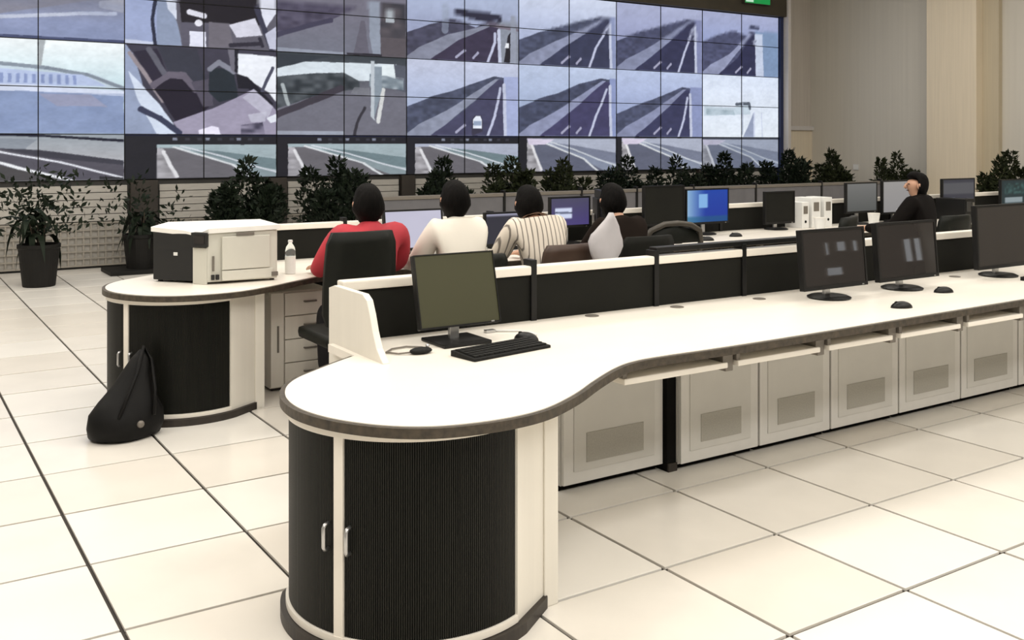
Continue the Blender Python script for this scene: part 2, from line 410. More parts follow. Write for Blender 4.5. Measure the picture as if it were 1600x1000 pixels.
    if i == 4:
        c = highway(u, v, (188, 200, 226), (164, 178, 208), (82, 88, 114), (152, 158, 190), (74, 72, 108), (142, 154, 196), (.9, .16), .6, 61); return c
    if i == 5: return highway(u, v, (186, 198, 228), (160, 172, 208), (88, 94, 122), (146, 152, 184), (64, 66, 98), (140, 150, 190), (.82, .24), .66, 71)
    p = Pic(u, v, (222, 232, 246)); p.vgrad((218, 228, 246), (228, 236, 246), 0, 1)
    p.poly([(.02, .5), (.4, .52), (.6, .46), (.62, .62), (.02, .66)], (190, 206, 218), .8); p.grain([(.05, .54), (.4, .56), (.42, .64), (.05, .64)], (140, 160, 172), 14, 15, .7)
    p.line([(.44, .47), (.6, .45), (.61, .52)], .016, (92, 100, 112)); p.line([(.515, .45), (.51, .95)], .008, (170, 180, 198))
    p.poly([(.52, 1), (.6, .78), (.66, .58), (.67, 1)], (150, 160, 186)); p.poly([(.66, .58), (.68, .58), (.68, 1), (.66, 1)], (206, 214, 234)); p.line([(.77, .6), (.78, 1)], .008, (206, 214, 232))
    return p.c
def feed_C(i, u, v):
    p = Pic(u, v, (34, 34, 40))
    if i == 0:
        p.vgrad((150, 158, 166), (176, 178, 184), 0, .5)
        p.poly([(0, 0), (.5, 0), (1, .1), (1, .16), (.5, .05)], (26, 28, 44)); p.poly([(0, .08), (.5, .1), (.4, .4), (0, .3)], (122, 130, 142), .6)
        p.poly([(0, .25), (.3, .3), (.5, .36), (.75, .5), (1, .62), (1, 1), (0, 1)], (84, 82, 92)); p.poly([(.28, .3), (.5, .33), (1, .58), (1, .68), (.55, .5)], (62, 62, 72))
        p.poly([(0, .6), (.25, .62), (.68, 1), (0, 1)], (74, 72, 74)); p.line([(0, .12), (.3, .38), (.62, .6), (1, .97)], .013, (224, 226, 234)); p.line([(.2, .5), (.4, .72), (.7, 1.02)], .017, (236, 238, 242))
        p.poly([(.85, .92), (1, .96), (1, 1), (.85, 1)], (44, 44, 48)); return p.c
    m = {1: .2, 2: .08, 3: .07, 4: .08, 5: .06, 6: 0.0}[i]; top = {1: .22, 2: .2, 3: .2, 4: .05, 5: .03, 6: .06}[i]
    X = lambda a: m+(1-m)*a
    Y = lambda b: top+(1-top)*b
    R = lambda q: [(X(a), Y(b)) for a, b in q]
    p.poly(R([(0, 0), (1, 0), (1, 1), (0, 1)]), (162, 178, 184) if i < 3 else (172, 178, 196))
    if i in (1, 2, 3):
        for k in range(9):
            x = .3+.07*k+.01*(k % 3)
            p.poly([(x, .06), (x+.03, .06), (x+.03, .12), (x, .12)], (150, 156, 176) if k % 3 == 0 else (62, 62, 72), .8)
        p.poly([(0, 0), (1, 0), (1, .02), (0, .02)], (30, 34, 62))
    p.poly(R([(.25, .12), (.5, .2), (1, .45), (1, .78), (.7, .6), (.4, .35)]), (112, 130, 136) if i < 4 else (120, 126, 146))
    p.poly(R([(.02, .1), (.16, .1), (.5, .5), (.75, .75), (.86, 1), (.06, 1)]), (104, 102, 108) if i < 4 else (96, 100, 118))
    p.poly(R([(.2, .15), (.4, .3), (1, .85), (1, 1), (.86, 1), (.55, .55)]), (136, 150, 156) if i < 4 else (134, 142, 162))
    p.line(R([(.14, .08), (.34, .3), (.62, .62), (.78, 1)]), .013, (214, 218, 222)); p.line(R([(.2, .06), (.5, .32), (.8, .66), (1, .85)]), .012, (206, 212, 220))
    p.poly(R([(0, .1), (.05, .12), (.16, 1), (0, 1)]), (178, 176, 182)); p.grain(R([(0, .3), (.05, .3), (.14, 1), (0, 1)]), (110, 108, 112), 18, 20+i, .8)
    p.line(R([(.05, .2), (.16, .95)]), .013, (222, 222, 226))
    if i >= 4: p.poly(R([(0, 0), (.3, .02), (.2, .18), (.02, .2)]), (214, 206, 226))
    if i == 6: p.mix(np.full(u.shape, .35), (120, 132, 152))
    return p.c
def grid_screen(name, x0, x1, z0, z1, y, nx, ny, fn, parent, u0, u1, v0, v1, name_warp=False):
    """flat screen in the plane y, u to the right, v down; fn(u, v) gives sRGB 0..255"""
    xs = np.linspace(x0, x1, nx+1); zs = np.linspace(z1, z0, ny+1)
    U, V = np.meshgrid(np.linspace(u0, u1, nx+1), np.linspace(v0, v1, ny+1))
    if name_warp:
        wu = fine_noise(U, V, 9, 301)-.5; wv = fine_noise(V, U, 8, 302)-.5
        U2, V2 = U+wu*.009, V+wv*.012
    else: U2, V2 = U, V
    acc = 0
    du, dv = (u1-u0)/nx, (v1-v0)/ny
    for a in (-.3, .3):
        for b in (-.3, .3): acc = acc+np.clip(fn(np.clip(U2+a*du, 0, 1), np.clip(V2+b*dv, 0, 1)), 0, 255)
    c = acc/4/255
    if name_warp:
        g1 = fine_noise(U, V, 34, 311)-.5; g2 = fine_noise(U, V, 7, 312)-.5
        c = np.clip(c*(1+.08*g1+.09*g2)[..., None], 0, 1)
    c = np.where(c <= .04045, c/12.92, ((c+.055)/1.055)**2.4)
    GX, GZ = np.meshgrid(xs, zs)
    co = np.stack([GX, np.full(GX.shape, y), GZ], -1).reshape(-1, 3)
    idx = np.arange((nx+1)*(ny+1)).reshape(ny+1, nx+1)
    f = np.stack([idx[1:, :-1], idx[1:, 1:], idx[:-1, 1:], idx[:-1, :-1]], -1).reshape(-1, 4)
    me = bpy.data.meshes.new(name); me.from_pydata(co.tolist(), [], f.tolist())
    at = me.color_attributes.new('picture', 'FLOAT_COLOR', 'POINT')
    at.data.foreach_set('color', np.concatenate([c.reshape(-1, 3), np.ones((c.size//3, 1))], 1).ravel().astype('f'))
    me.materials.append(M['lit'])
    return link(bpy.data.objects.new(name, me), parent)

# ------------------------------------------------------------------ the room
X0, X1, YF, YB = -4.2, 16.3, -4.2, 13.85
def struct(mb, name, m, label, cat, **k):
    o = mb.build(name, m, **k); return tag(o, label, cat, kind='structure')
floor = struct(MB().box(X0-.1, X1+.1, YF-.1, YB+.1, -.15, -.012), 'floor', 'grout', 'pale cream square tile floor with dark joints under the consoles', 'floor')
struct(MB().box(X0-.1, X1+.1, YF-.1, YB+.1, CEIL, CEIL+.1), 'ceiling', 'ceiling', 'flat pale ceiling high above the control room', 'ceiling')
struct(MB().box(X0-.1, X1+.1, YB, YB+.15, 0, CEIL), 'wall_back', 'wall', 'taupe back wall behind and beside the video wall', 'wall')
struct(MB().box(X0-.15, X0, YF, YB, 0, CEIL), 'wall_left', 'wall_n', 'plain neutral side wall far left of the consoles', 'wall')
struct(MB().box(X0-.1, X1+.1, YF-.15, YF, 0, CEIL), 'wall_front', 'wall_n', 'plain neutral wall facing the video wall', 'wall')
struct(MB().box(X1, X1+.15, YF, YB, 0, CEIL), 'wall_right', 'wall_g', 'tall grey beige side wall right of the video wall', 'wall')
# pilaster and strips on the right wall
struct(MB().box(X1-.28, X1, 10.02, 10.98, 0, CEIL), 'trim_4', 'pier', 'broad cream pilaster standing out from the right wall', 'pilaster', bevel=.01)
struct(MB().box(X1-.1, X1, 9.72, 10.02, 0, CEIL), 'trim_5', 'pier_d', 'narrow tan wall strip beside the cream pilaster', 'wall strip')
struct(MB().box(X1-.04, X1, 10.98, 13.84, 0, .12), 'baseboard_right', 'trimw', 'low pale skirting along the right wall', 'baseboard')
# recess right of the video wall: ledge, lower pale board
struct(MB().box(15.14, X1-.001, YB-.09, YB-.001, 1.86, 1.95), 'trim_6', 'trimw', 'pale ledge across the wall recess right of the screens', 'ledge', bevel=.01)
struct(MB().box(15.62, X1-.001, YB-.05, YB-.001, 0, 1.86), 'trim_7', 'pier', 'pale lower wall board under the ledge right of the screens', 'wall board', bevel=.006)

# unseen glowing panels, added so the dark monitors show pale reflections
for k, (a, b, c, d) in enumerate([(13.60, 13.68, 1.05, 1.25), (13.9, 14.12, 1.10, 1.25), (14.32, 14.43, 1.08, 1.25), (15.72, 15.92, .80, 1.2), (16.02, 16.2, .80, 1.2), (13.57, 13.96, .70, .82)]):
    wn = struct(MB().box(a, b, YF, YF+.02, c, d), 'window_%d' % (k+1), 'daylight', 'small lit window in the wall facing the screens, number %s from the left' % ('one', 'two', 'three', 'four', 'five', 'six')[k], 'window')
    fr = MB()
    for (p, q, r_, u_) in ((a-.02, a, c-.02, d+.02), (b, b+.02, c-.02, d+.02), (a, b, c-.02, c), (a, b, d, d+.02)): fr.box(p, q, YF, YF+.05, r_, u_)
    fr.build('window_frame', 'trimw', wn)

# floor tiles: 300 nearest in view one by one, the rest joined
T = .6; gx, gy = .09, .40; J = .015
def cam_px(X, Y, Z=0):
    S, C = math.sin(math.radians(32.9)), math.cos(math.radians(32.9))
    d = X*S+Y*C; l = X*C-Y*S
    return d, l
cells = []
i0 = int(math.floor((X0-gx)/T)); i1 = int(math.ceil((X1-gx)/T)); j0 = int(math.floor((YF-gy)/T)); j1 = int(math.ceil((YB-gy)/T))
for i in range(i0, i1):
    for j in range(j0, j1):
        xa, xb = max(X0, gx+i*T), min(X1, gx+(i+1)*T); ya, yb = max(YF, gy+j*T), min(YB, gy+(j+1)*T)
        if xb-xa < .05 or yb-ya < .05: continue
        full = xb-xa > T-.01 and yb-ya > T-.01
        d, l = cam_px((xa+xb)/2, (ya+yb)/2)
        vis = d > 2.3 and abs(l/d) < .60
        cells.append((d if vis and full else 1e3+d, xa, xb, ya, yb))
cells.sort()
h = T/2-J/2
tm = []
for mname in ('tile', 'tile_b', 'tile_c'):
    o = MB().box(-h, h, -h, h, -.012, 0).build('floor_tile', mname, floor, bevel=.0025); tm.append(o.data); bpy.data.objects.remove(o)
rest = MB()
for n, (d, xa, xb, ya, yb) in enumerate(cells):
    if n < 300 and d < 1e3:
        o = bpy.data.objects.new('floor_tile', tm[(n*7+n//5) % 3]); link(o, floor); o.location = ((xa+xb)/2, (ya+yb)/2, random.uniform(-.0006, .0006))
    else: rest.box(xa+J/2, xb-J/2, ya+J/2, yb-J/2, -.012, 0)
tag(rest.build('floor_tile_field', 'tile', floor), kind='stuff')

# ------------------------------------------------------------------ video wall
PW, PH, VX, VZ, VY = 1.0171, .588, .73, 1.12, 13.5
vw = thing('video_wall', 'big wall of flat display panels showing blue grey traffic camera pictures', 'video wall', (VX, VY, VZ))
MB().box(0, 14*PW, .11, .3, 0, 5*PH).build('support_frame', 'base_d', vw)
body = None
for c in range(14):
    for r in range(5):           # r from the top
        if body is None:
            mb = MB(); g = .0015; b = .004
            mb.box(g, PW-g, .012, .11, g, PH-g)
            for (a0, a1, c0, c1) in ((g, g+b, g, PH-g), (PW-g-b, PW-g, g, PH-g), (g, PW-g, g, g+b), (g, PW-g, PH-g-b, PH-g)): mb.box(a0, a1, 0, .02, c0, c1)
            p = mb.build('display_panel', 'plastic', vw); body = p.data
        else:
            p = link(bpy.data.objects.new('display_panel', body), vw)
        p.location = (c*PW, 0, (4-r)*PH)
        i = c//2; half = c % 2
        fn, v0, v1 = [(feed_A, 0, .5), (feed_A, .5, 1), (feed_B, 0, .5), (feed_B, .5, 1), (feed_C, 0, 1)][r]
        n = 96 if c < 8 else 72
        if r == 0: n = 24
        grid_screen('screen', .0060, PW-.0060, .0060, PH-.0060, .0115, n, max(8, int(n*.6)), (lambda u, v, k=i, f=fn: f(k, u, v)), p, half*.5, half*.5+.5, v0, v1, True)
# dark header and side frame of the wall
struct(MB().box(-.6, 15.06, VY-.12, YB-.001, VZ+5*PH+.01, CEIL-.001), 'trim_2', 'header', 'dark olive header above the video wall', 'header')
struct(MB().box(15.06, 15.14, VY-.16, YB-.001, 0, CEIL-.001), 'trim_3', 'trimw', 'slim pale upright closing the right end of the video wall', 'upright', bevel=.006)
struct(MB().box(14*PW+VX+.002, 15.058, VY-.04, YB-.001, 0, VZ+5*PH+.008), 'trim_8', mat('blue_black_frame', (28, 40, 78), .4), 'dark blue edge frame at the right end of the video wall', 'edge frame')
# cladding below the screens: boards above, lattice below, dark piers between
base = struct(MB().box(-1.2, 14*PW+VX, VY+.04, YB-.001, 0, VZ-.002), 'trim_1', 'base_d', 'pale boarded cladding with dark piers under the video wall', 'cladding')
bays = [(-1.1, .62), (.85, 2.8), (3.2, 4.66), (4.96, 6.7), (6.98, 8.72), (9.0, 10.75), (11.03, 12.78), (13.05, 14.9)]
for (a, b) in bays:
    MB().box(a, b, VY+.02, VY+.04, 0.03, .58).build('lattice_board', 'base_l', base)
    for k in range(5):
        z = .60+k*.092
        MB().box(a+.004*(k % 2), b-.005*(k % 3), VY-.005+.004*(k % 2), VY+.04, z, z+.084).build('board', 'base_l', base, bevel=.004)
    lat = MB(); n = int((b-a)/.085)
    for k in range(n+1):
        x = a+(b-a)*k/n; lat.box(x-.011, x+.011, VY-.004, VY+.02, .03, .585)
    for k in range(7): lat.box(a, b, VY-.008, VY+.018, .03+k*.09, .05+k*.09)
    tag(lat.build('lattice', mat('grey_lattice', (150, 144, 134), .6) if 'LAT' not in globals() else LAT, base), kind='stuff')
    LAT = lat_m = bpy.data.materials['grey_lattice']
for (a, b) in zip(bays, bays[1:]):
    MB().box(a[1]+.03, b[0]-.03, VY-.05, VY+.04, 0, VZ-.01).build('pier', 'pier_k', base, bevel=.006)

# green exit sign on the header
t = thing('exit_sign', 'green lit exit sign on the dark header above the screens', 'sign', (14.17, VY-.14, 4.24))
MB().box(-.35, .35, -.06, .02, 0, .32).build('housing', 'header', t, bevel=.006)
MB().box(-.335, .335, -.064, -.06, .012, .308).build('face', 'green', t)
MB().box(-.32, -.12, -.067, -.064, .03, .29).build('pictogram', 'pale', t)
# small wall fittings
t = thing('wall_switch', 'small white switch on the wall right of the screens, above the ledge', 'switch', (15.42, YB, 2.08))
MB().box(-.05, .05, -.015, 0, -.06, .06).build('plate', 'label_w', t, bevel=.004); MB().box(-.025, .025, -.022, -.015, -.035, .035).build('rocker', 'white', t, bevel=.003)
t = thing('wall_notice', 'tiny white notice on the grey right wall above the plants', 'notice', (X1, 12.72, 1.13))
MB().box(-.012, 0, -.07, .07, -.06, .06).build('backing', 'trimw', t); MB().box(-.016, -.012, -.06, .06, -.05, .05).build('sheet', 'label_w', t)

# ------------------------------------------------------------------ consoles
def circ(cx, cy, r, a0, a1, n): return [(cx+r*math.cos(math.radians(a0+(a1-a0)*k/n)), cy+r*math.sin(math.radians(a0+(a1-a0)*k/n))) for k in range(n+1)]
DZ = .74
OX, OY = 1.6, 3.0
BACK = 3.93
def smooth_poly(P, n=6):
    out = []
    for i in range(len(P)-1):
        p0 = P[max(i-1, 0)]; p1 = P[i]; p2 = P[i+1]; p3 = P[min(i+2, len(P)-1)]
        for k in range(n):
            t = k/n
            out.append(tuple(.5*((2*p1[a])+(-p0[a]+p2[a])*t+(2*p0[a]-5*p1[a]+4*p2[a]-p3[a])*t*t+(-p0[a]+3*p1[a]-3*p2[a]+p3[a])*t**3) for a in (0, 1)))
    out.append(P[-1]); return out
def front_line(xr, lobe=True, xl=0):
    if lobe:
        P = [(1.62, 3.66), (1.5, 3.58), (1.39, 3.50), (1.29, 3.42), (1.215, 3.32), (1.165, 3.19), (1.15, 3.05), (1.172, 2.92), (1.225, 2.8), (1.31, 2.69), (1.42, 2.615), (1.56, 2.58), (1.70, 2.578), (1.83, 2.61), (2.0, 2.70), (2.17, 2.815), (2.35, 2.925), (2.49, 2.98), (2.65, 2.992), (3.0, 2.985), (3.5, 2.988)]
    else: P = [(xl, BACK), (xl, 2.985)]
    x = P[-1][0] + .6
    while x < xr:
        P.append((x, 2.988+max(0, x-3.5)*.02)); x += .8
    P.append((xr, 2.988+max(0, xr-3.5)*.02))
    return smooth_poly(P, 5) if lobe else P
def offset(L, d):
    out = []
    for i in range(len(L)):
        a = Vector(L[max(i-1, 0)]); b = Vector(L[min(i+1, len(L)-1)]); t = (b-a).normalized()
        out.append((L[i][0]+t.y*d, L[i][1]-t.x*d))
    return out
def partition(t, off, xl, xr, posts, cloth, rail=None, cap='white'):
    edges = [xl]+posts+[xr]
    for a, b in zip(edges, edges[1:]):
        MB().box(a+.012, b-.012, BACK+.0, BACK+.045, .42, .955).build('partition_panel', cloth, t, off, bevel=.004)
        MB().box(a+.002, b-.002, BACK-.012, BACK+.055, .957, 1.0).build('cap', cap, t, off, bevel=.008)
    for x in (edges if xl > 2 else edges[1:]):
        MB().box(x-.016, x+.016, BACK-.014, BACK+.057, .0, 1.03).build('post', 'plastic', t, off, bevel=.003)
    if rail: MB().box(rail[0], rail[1], BACK-.01, BACK+.05, 1.018, 1.045).build('rail', 'plastic', t, off, bevel=.005)
def desk(label, dy, xr, posts, lobe=True, xl=1.68, cloth='partition', rail=None, trays=(), grom=(), cap='white'):
    ox = OX if lobe else xl+.1
    t = thing('control_desk', label, 'desk', (ox, OY+dy, 0)); off = (ox, OY, 0)
    F = front_line(xr, lobe, xl)
    poly = F+[(xr, BACK)]+([(1.62, BACK)] if lobe else [])
    MB().prism(poly, DZ-.033, DZ).build('worktop', 'white', t, off)
    RL = F if lobe else F[1:]
    MB().band(offset(RL, -.004), offset(RL, .018), DZ-.034, DZ-.003).build('edge_band', 'rim', t, off, smooth=False)
    partition(t, off, xl, xr, posts, cloth, rail, cap)
    if lobe:   # end gusset with curved foot
        pr = [(3.45, DZ-.03), (3.45, DZ+.004), (3.475, DZ+.02), (3.51, .79), (3.545, .85), (3.57, .91), (3.60, .965), (3.64, .985), (3.93, .985), (3.985, .97), (3.985, .3), (3.7, .3), (3.7, .7)]
        MB().prism_x(pr, xl-.035, xl-.006).build('end_gusset', 'whitep', t, off, bevel=.004)
    for (a, b) in trays:
        k = MB().box(a, b, 3.01, 3.4, .64, .664).build('keyboard_tray', 'white', t, off, bevel=.005)
        MB().box(a, a+.02, 3.02, 3.4, .664, .70).build('runner', 'steel', k); k2 = MB().box(b-.02, b, 3.02, 3.4, .664, .70).build('runner', 'steel', k)
        for q in list(k.children):
            q.data.transform(Matrix.Translation((-off[0], -off[1], -off[2])))
        MB().box(b+.006, b+.05, 3.03, 3.4, .62, .70).build('bracket', 'steel', t, off, bevel=.004)
    for (x, y) in grom:
        MB().lathe([(.035, DZ-.0), (.035, DZ+.003), (.028, DZ+.0045), (.006, DZ+.0045)], x, y, 16).build('grommet', 'steel', t, off)
    # legs of the frame at the back
    for x in [xl+.3+q*1.8 for q in range(int((xr-xl-.3)/1.8)+1)]:
        MB().box(x, x+.04, 3.86, 3.92, 0, .7).build('leg', 'steel', t, off)
    return t

def end_cabinet(label, dy, knob=False):
    t = thing('end_cabinet', label, 'cabinet', (OX, OY+dy, 0)); off = (OX, OY, 0)
    cx, cy, r = 1.585, 3.075, .425
    A0, A1 = 150, 293
    side = [(1.93, 2.80)]
    inner = circ(cx, cy, r-.03, A0, A1, 40)
    MB().prism(inner+[(1.90, 2.83), (1.955, 2.86), (1.955, 3.6), (1.5, 3.6)], .040, .703).build('body', 'whitep', t, off)
    def tambour(a0, a1):
        mb = MB(); n = int((a1-a0)/.95); I = []; O = []
        for k in range(n*4+1):
            a = math.radians(a0+(a1-a0)*k/(n*4)); rr = r+(-.003 if k % 4 == 0 else 0)
            O.append((cx+rr*math.cos(a), cy+rr*math.sin(a))); I.append((cx+(r-.028)*math.cos(a), cy+(r-.028)*math.sin(a)))
        mb.band(I, O, .066, .677); return mb.build('tambour_door', 'black', t, off)
    d1 = tambour(A0+1, 207.6); d2 = tambour(212.4, A1-.4)
    MB().band(circ(cx, cy, r-.029, 207.7, 212.3, 6), circ(cx, cy, r+.007, 207.7, 212.3, 6), .042, .70).build('stile', 'white', t, off)
    for nm, z0, z1, ex in (('top_trim', .678, .700, .010), ('bottom_trim', .042, .064, .010)):
        MB().band(circ(cx, cy, r-.03, A0, A1, 60), circ(cx, cy, r+ex, A0, A1, 60), z0, z1).build(nm, 'white', t, off)
    pl = circ(cx, cy, r+.028, A0, 296, 50)
    MB().prism(pl+[(1.94, 2.775), (1.96, 2.83), (1.96, 3.58), (1.5, 3.58)], 0, .040).build('plinth', 'rim2', t, off)
    # flat white return panel and corner post
    ex, ey = cx+r*math.cos(math.radians(A1)), cy+r*math.sin(math.radians(A1))
    dx, dyy = 1.93-ex, 2.795-ey; L = math.hypot(dx, dyy); nx, ny = dyy/L, -dx/L
    MB().prism([(ex+nx*.006, ey+ny*.006), (1.93+nx*.006, 2.795+ny*.006), (1.93-nx*.03, 2.795-ny*.03), (ex-nx*.03, ey-ny*.03)], .04, .692).build('return_panel', 'whitep', t, off)
    MB().box(1.932, 1.99, 2.782, 2.84, 0, .692).build('corner_post', 'whitep', t, off, bevel=.004)
    MB().box(1.957, 1.985, 2.842, 3.6, .02, .69).build('side_panel', 'whitep', t, off, bevel=.003)
    for d, a in ((d1, 204.2), (d2, 215.2)):
        th = math.radians(a)
        def P(rr, z): return (cx+rr*math.cos(th), cy+rr*math.sin(th), z)
        mb = MB().tube([P(r-.002, .325), P(r+.018, .327), P(r+.023, .335), P(r+.023, .395), P(r+.018, .403), P(r-.002, .405)], .0065, 8)
        mb.build('handle', 'chrome', d, off, smooth=True)
    return t

# row 1
D1 = desk('long white console desk with rounded near end, black partition, closest of the three rows', 0, 7.7, [2.66, 3.43, 4.07, 5.3, 6.5], rail=(3.43, 4.9),
          trays=[(2.47, 3.03), (3.09, 3.61), (3.67, 4.13), (4.19, 4.68), (4.745, 5.25), (5.31, 5.85), (5.91, 6.45), (6.51, 7.05)],
          grom=[(2.97, 3.87), (3.5, 3.84), (4.06, 3.80), (5.78, 3.76)])
end_cabinet('black tambour front cabinet with white stile and two handles under the nearest desk end', 0)
# under-desk cabinets of row 1
cabs = [(2.30, 2.61, None), (2.625, 3.225, 3.635), (3.285, 3.82, 3.58), (3.826, 4.37, 3.58), (4.376, 4.96, 3.58), (4.966, 5.56, 3.58), (5.566, 6.18, 3.58), (6.186, 6.8, 3.58), (6.806, 7.4, 3.58)]
names = ['nearest grey under-desk cabinet with vented door, left of the black gap', 'grey under-desk cabinet with vented door, just right of the black gap',
         'second grey vented cabinet right of the black gap under the nearest desk', 'third grey vented cabinet right of the black gap under the nearest desk',
         'fourth grey vented cabinet right of the black gap under the nearest desk', 'fifth grey vented cabinet right of the black gap under the nearest desk',
         'sixth grey vented cabinet right of the black gap, at the edge of the photo', 'seventh grey vented cabinet right of the black gap under the nearest desk']
for k, (a, b, y) in enumerate(cabs[1:]):
    w_ = b-a
    t = thing('base_cabinet', names[k], 'cabinet', (a, y, 0), group='grey cabinets under the nearest desk')
    MB().box(.002, w_-.002, .022, BACK-.03-y, .03, .66).build('body', 'door', t)
    MB().box(.01, w_-.01, .05, BACK-.04-y, 0, .03).build('plinth', 'gap', t)
    d = MB().box(.004, w_-.004, 0, .02, .035, .635).build('door', 'door_f', t, bevel=.003)
    MB().box(.06, w_-.06, -.004, .0, .09, .60).build('door_panel', 'door', d, bevel=.0015)
    MB().box(.13, w_-.13, -.007, -.004, .125, .26).build('vent', 'vent', d, bevel=.001)
t = thing('filler_panel', 'black slot between the first two grey cabinets under the nearest desk', 'panel', (3.256, 3.612, 0))  # board coloured black to stand in for the dark open slot
MB().box(-.028, .028, 0, .2, 0, .66).build('board', 'gap', t); MB().box(-.028, .028, -.01, -.001, 0, .04).build('kick', 'rim2', t)

# row 2
D2Y = 3.03
D2 = desk('long white console desk of the middle row, printer on its rounded end', D2Y, 12.6, [3.0, 4.3, 5.6, 6.9, 8.2, 9.5, 10.8, 11.8])
end_cabinet('black tambour front cabinet under the desk end that carries the printer', D2Y)
t = thing('drawer_pedestal', 'white pedestal of four drawers under the middle desk beside its black cabinet', 'drawers', (2.14, 6.13, 0))
MB().box(0, .40, .02, .55, .02, .635).build('body', 'whitep', t, bevel=.003)
MB().box(.02, .38, .04, .53, 0, .02).build('plinth', 'rim2', t)
MB().box(0.0, .085, 0, .02, .03, .63).build('side_stile', 'whitep', t, bevel=.002)
MB().box(.04, .052, -.006, 0, .25, .42).build('lock_bar', 'steel', t, bevel=.001)
for k in range(4):
    z = .03+k*.15
    d = MB().box(.092, .396, -.004, .02, z, z+.144).build('drawer', 'whitep', t, bevel=.003)
    MB().tube([(.22, -.003, z+.085), (.22, -.018, z+.085), (.30, -.018, z+.085), (.30, -.003, z+.085)], .006, 6).build('handle', 'steel', d)

# row 3 (grey fronts beyond)
D3Y = 6.06
D3 = desk('white console desk with grey partition, farthest row before the plants', D3Y, 14.55, [5.55, 6.35, 7.5, 8.4, 9.4, 10.6, 12.0, 13.4], lobe=False, xl=4.72, cloth='partition_g', cap='steel')

# ------------------------------------------------------------------ things on the desks
def monitor(label, x, y, rz, w_, h_, zb, m, tilt=0, base='disc', zt=DZ, lit=None, group=None, bezel=.014, bx=.23):
    t = thing('monitor', label, 'monitor', (x, y, zt), rz, group)
    R = Matrix.Translation((0, -.03, zb-zt)) @ Matrix.Rotation(-tilt, 4, 'X')
    mb = MB().box(-w_/2, w_/2, 0, .03, 0, h_).box(-w_/3, w_/3, .03, .055, h_*.2, h_*.8)
    sh = mb.build('shell', 'plastic', t, bevel=.004, rot=R)
    fr = MB(); b = bezel
    for (a0, a1, c0, c1) in ((-w_/2, -w_/2+b, 0, h_), (w_/2-b, w_/2, 0, h_), (-w_/2+b, w_/2-b, 0, b*1.5), (-w_/2+b, w_/2-b, h_-b, h_)): fr.box(a0, a1, -.006, 0, c0, c1)
    fr.build('bezel', 'plastic', t, rot=R)
    if lit is None: MB().box(-w_/2+b, w_/2-b, -.002, -.0005, b*1.5, h_-b).build('screen', m, t, rot=R)
    else:
        s = grid_screen('screen', -w_/2+b, w_/2-b, b*1.5, h_-b, -.002, 44, 28, lit, t, 0, 1, 0, 1); s.data.transform(R)
    hn = zb-zt
    MB().box(-.022, .022, .028, .05, .008, hn+.14).build('neck', 'chrome', t, bevel=.004)
    if base == 'disc':
        pr = [(.115, 0), (.118, .008), (.10, .016), (.03, .02)]
        o = MB().lathe(pr, 0, .02, 28).build('base', 'plastic', t, smooth=False)
    else:
        MB().box(-bx/2, bx/2, -.09, .12, 0, .015).build('base', 'plastic', t, bevel=.005)
    MB().box(w_/2-.05, w_/2-.035, -.0075, -.006, .004, .010).build('power_button', 'chrome', t, rot=R)
    return t
monitor('olive screened flat monitor at the near end of the front desk', 2.095, 3.66, 0, .39, .31, .815, 'olive', math.radians(13), 'rect', bezel=.005, bx=.23)
monitor('dark switched-off monitor with round base, left one of the pair on the front desk', 4.41, 3.60, 0, .52, .325, .80, 'dark_screen', math.radians(5))
monitor('dark switched-off monitor with round base, right one of the pair on the front desk', 5.05, 3.60, 0, .55, .335, .80, 'dark_screen', math.radians(5))
monitor('dark monitor with pale reflections cut by the right photo edge', 6.06, 3.62, 0, .60, .40, .80, 'dark_screen', math.radians(3))
MBK = None
def keyboard(label, x, y, rz, L=.40, D=.145):
    t = thing('keyboard', label, 'keyboard', (x, y, DZ), rz)
    MB().prism_x([(-D/2, 0), (D/2, 0), (D/2, .024), (-D/2, .012)], -L/2, L/2).build('case', 'plastic_m', t, bevel=.003)
    k = MB(); n = 15
    for r in range(5):
        for c in range(n):
            x0 = -L/2+.012+c*(L-.024)/n; y0 = -D/2+.012+r*(D-.024)/5; z = .013+.012*(y0+D/2)/D
            k.box(x0, x0+(L-.024)/n-.003, y0, y0+(D-.024)/5-.003, z-.002, z+.006)
    tag(k.build('keys', 'plastic_m', t), kind='stuff'); return t
keyboard('black keyboard lying aslant before the olive monitor', 2.15, 3.40, math.radians(9), .41, .15)
keyboard('black keyboard at the right photo edge of the front desk', 6.16, 3.36, math.radians(-2))
def mouse(label, x, y, rz=0, z=DZ, group=None, s=1.0):
    t = thing('mouse', label, 'mouse', (x, y, z), rz, group)
    def fn(p): return (p[0], p[1], max(0, p[2]))
    MB().ball((0, 0, 0), (.034*s, .06*s, .034*s), 16, 10, fn).build('shell', 'plastic', t, smooth=True)
    MB().ball((0, .03*s, .026*s), (.005*s, .012*s, .009*s), 8, 6).build('wheel', 'plastic_m', t, smooth=True)
mouse('black mouse touching the back of the slanted keyboard', 2.37, 3.55, .4)
mouse('black mouse before the pair of dark monitors, nearer the desk edge', 4.46, 3.20, 1.2)
mouse('black mouse on the front desk right of the paired monitors', 5.12, 3.40, 1.2)
for k, (x, y, lb) in enumerate([(5.72, 6.30, 'black mouse nearest the curved chair on the middle desk'), (6.13, 6.34, 'middle one of three black mice on the middle desk'), (6.62, 6.48, 'black mouse farthest right of three on the middle desk')]):
    mouse(lb, x, y, 1.3, group='three mice on the middle desk', s=1.1)
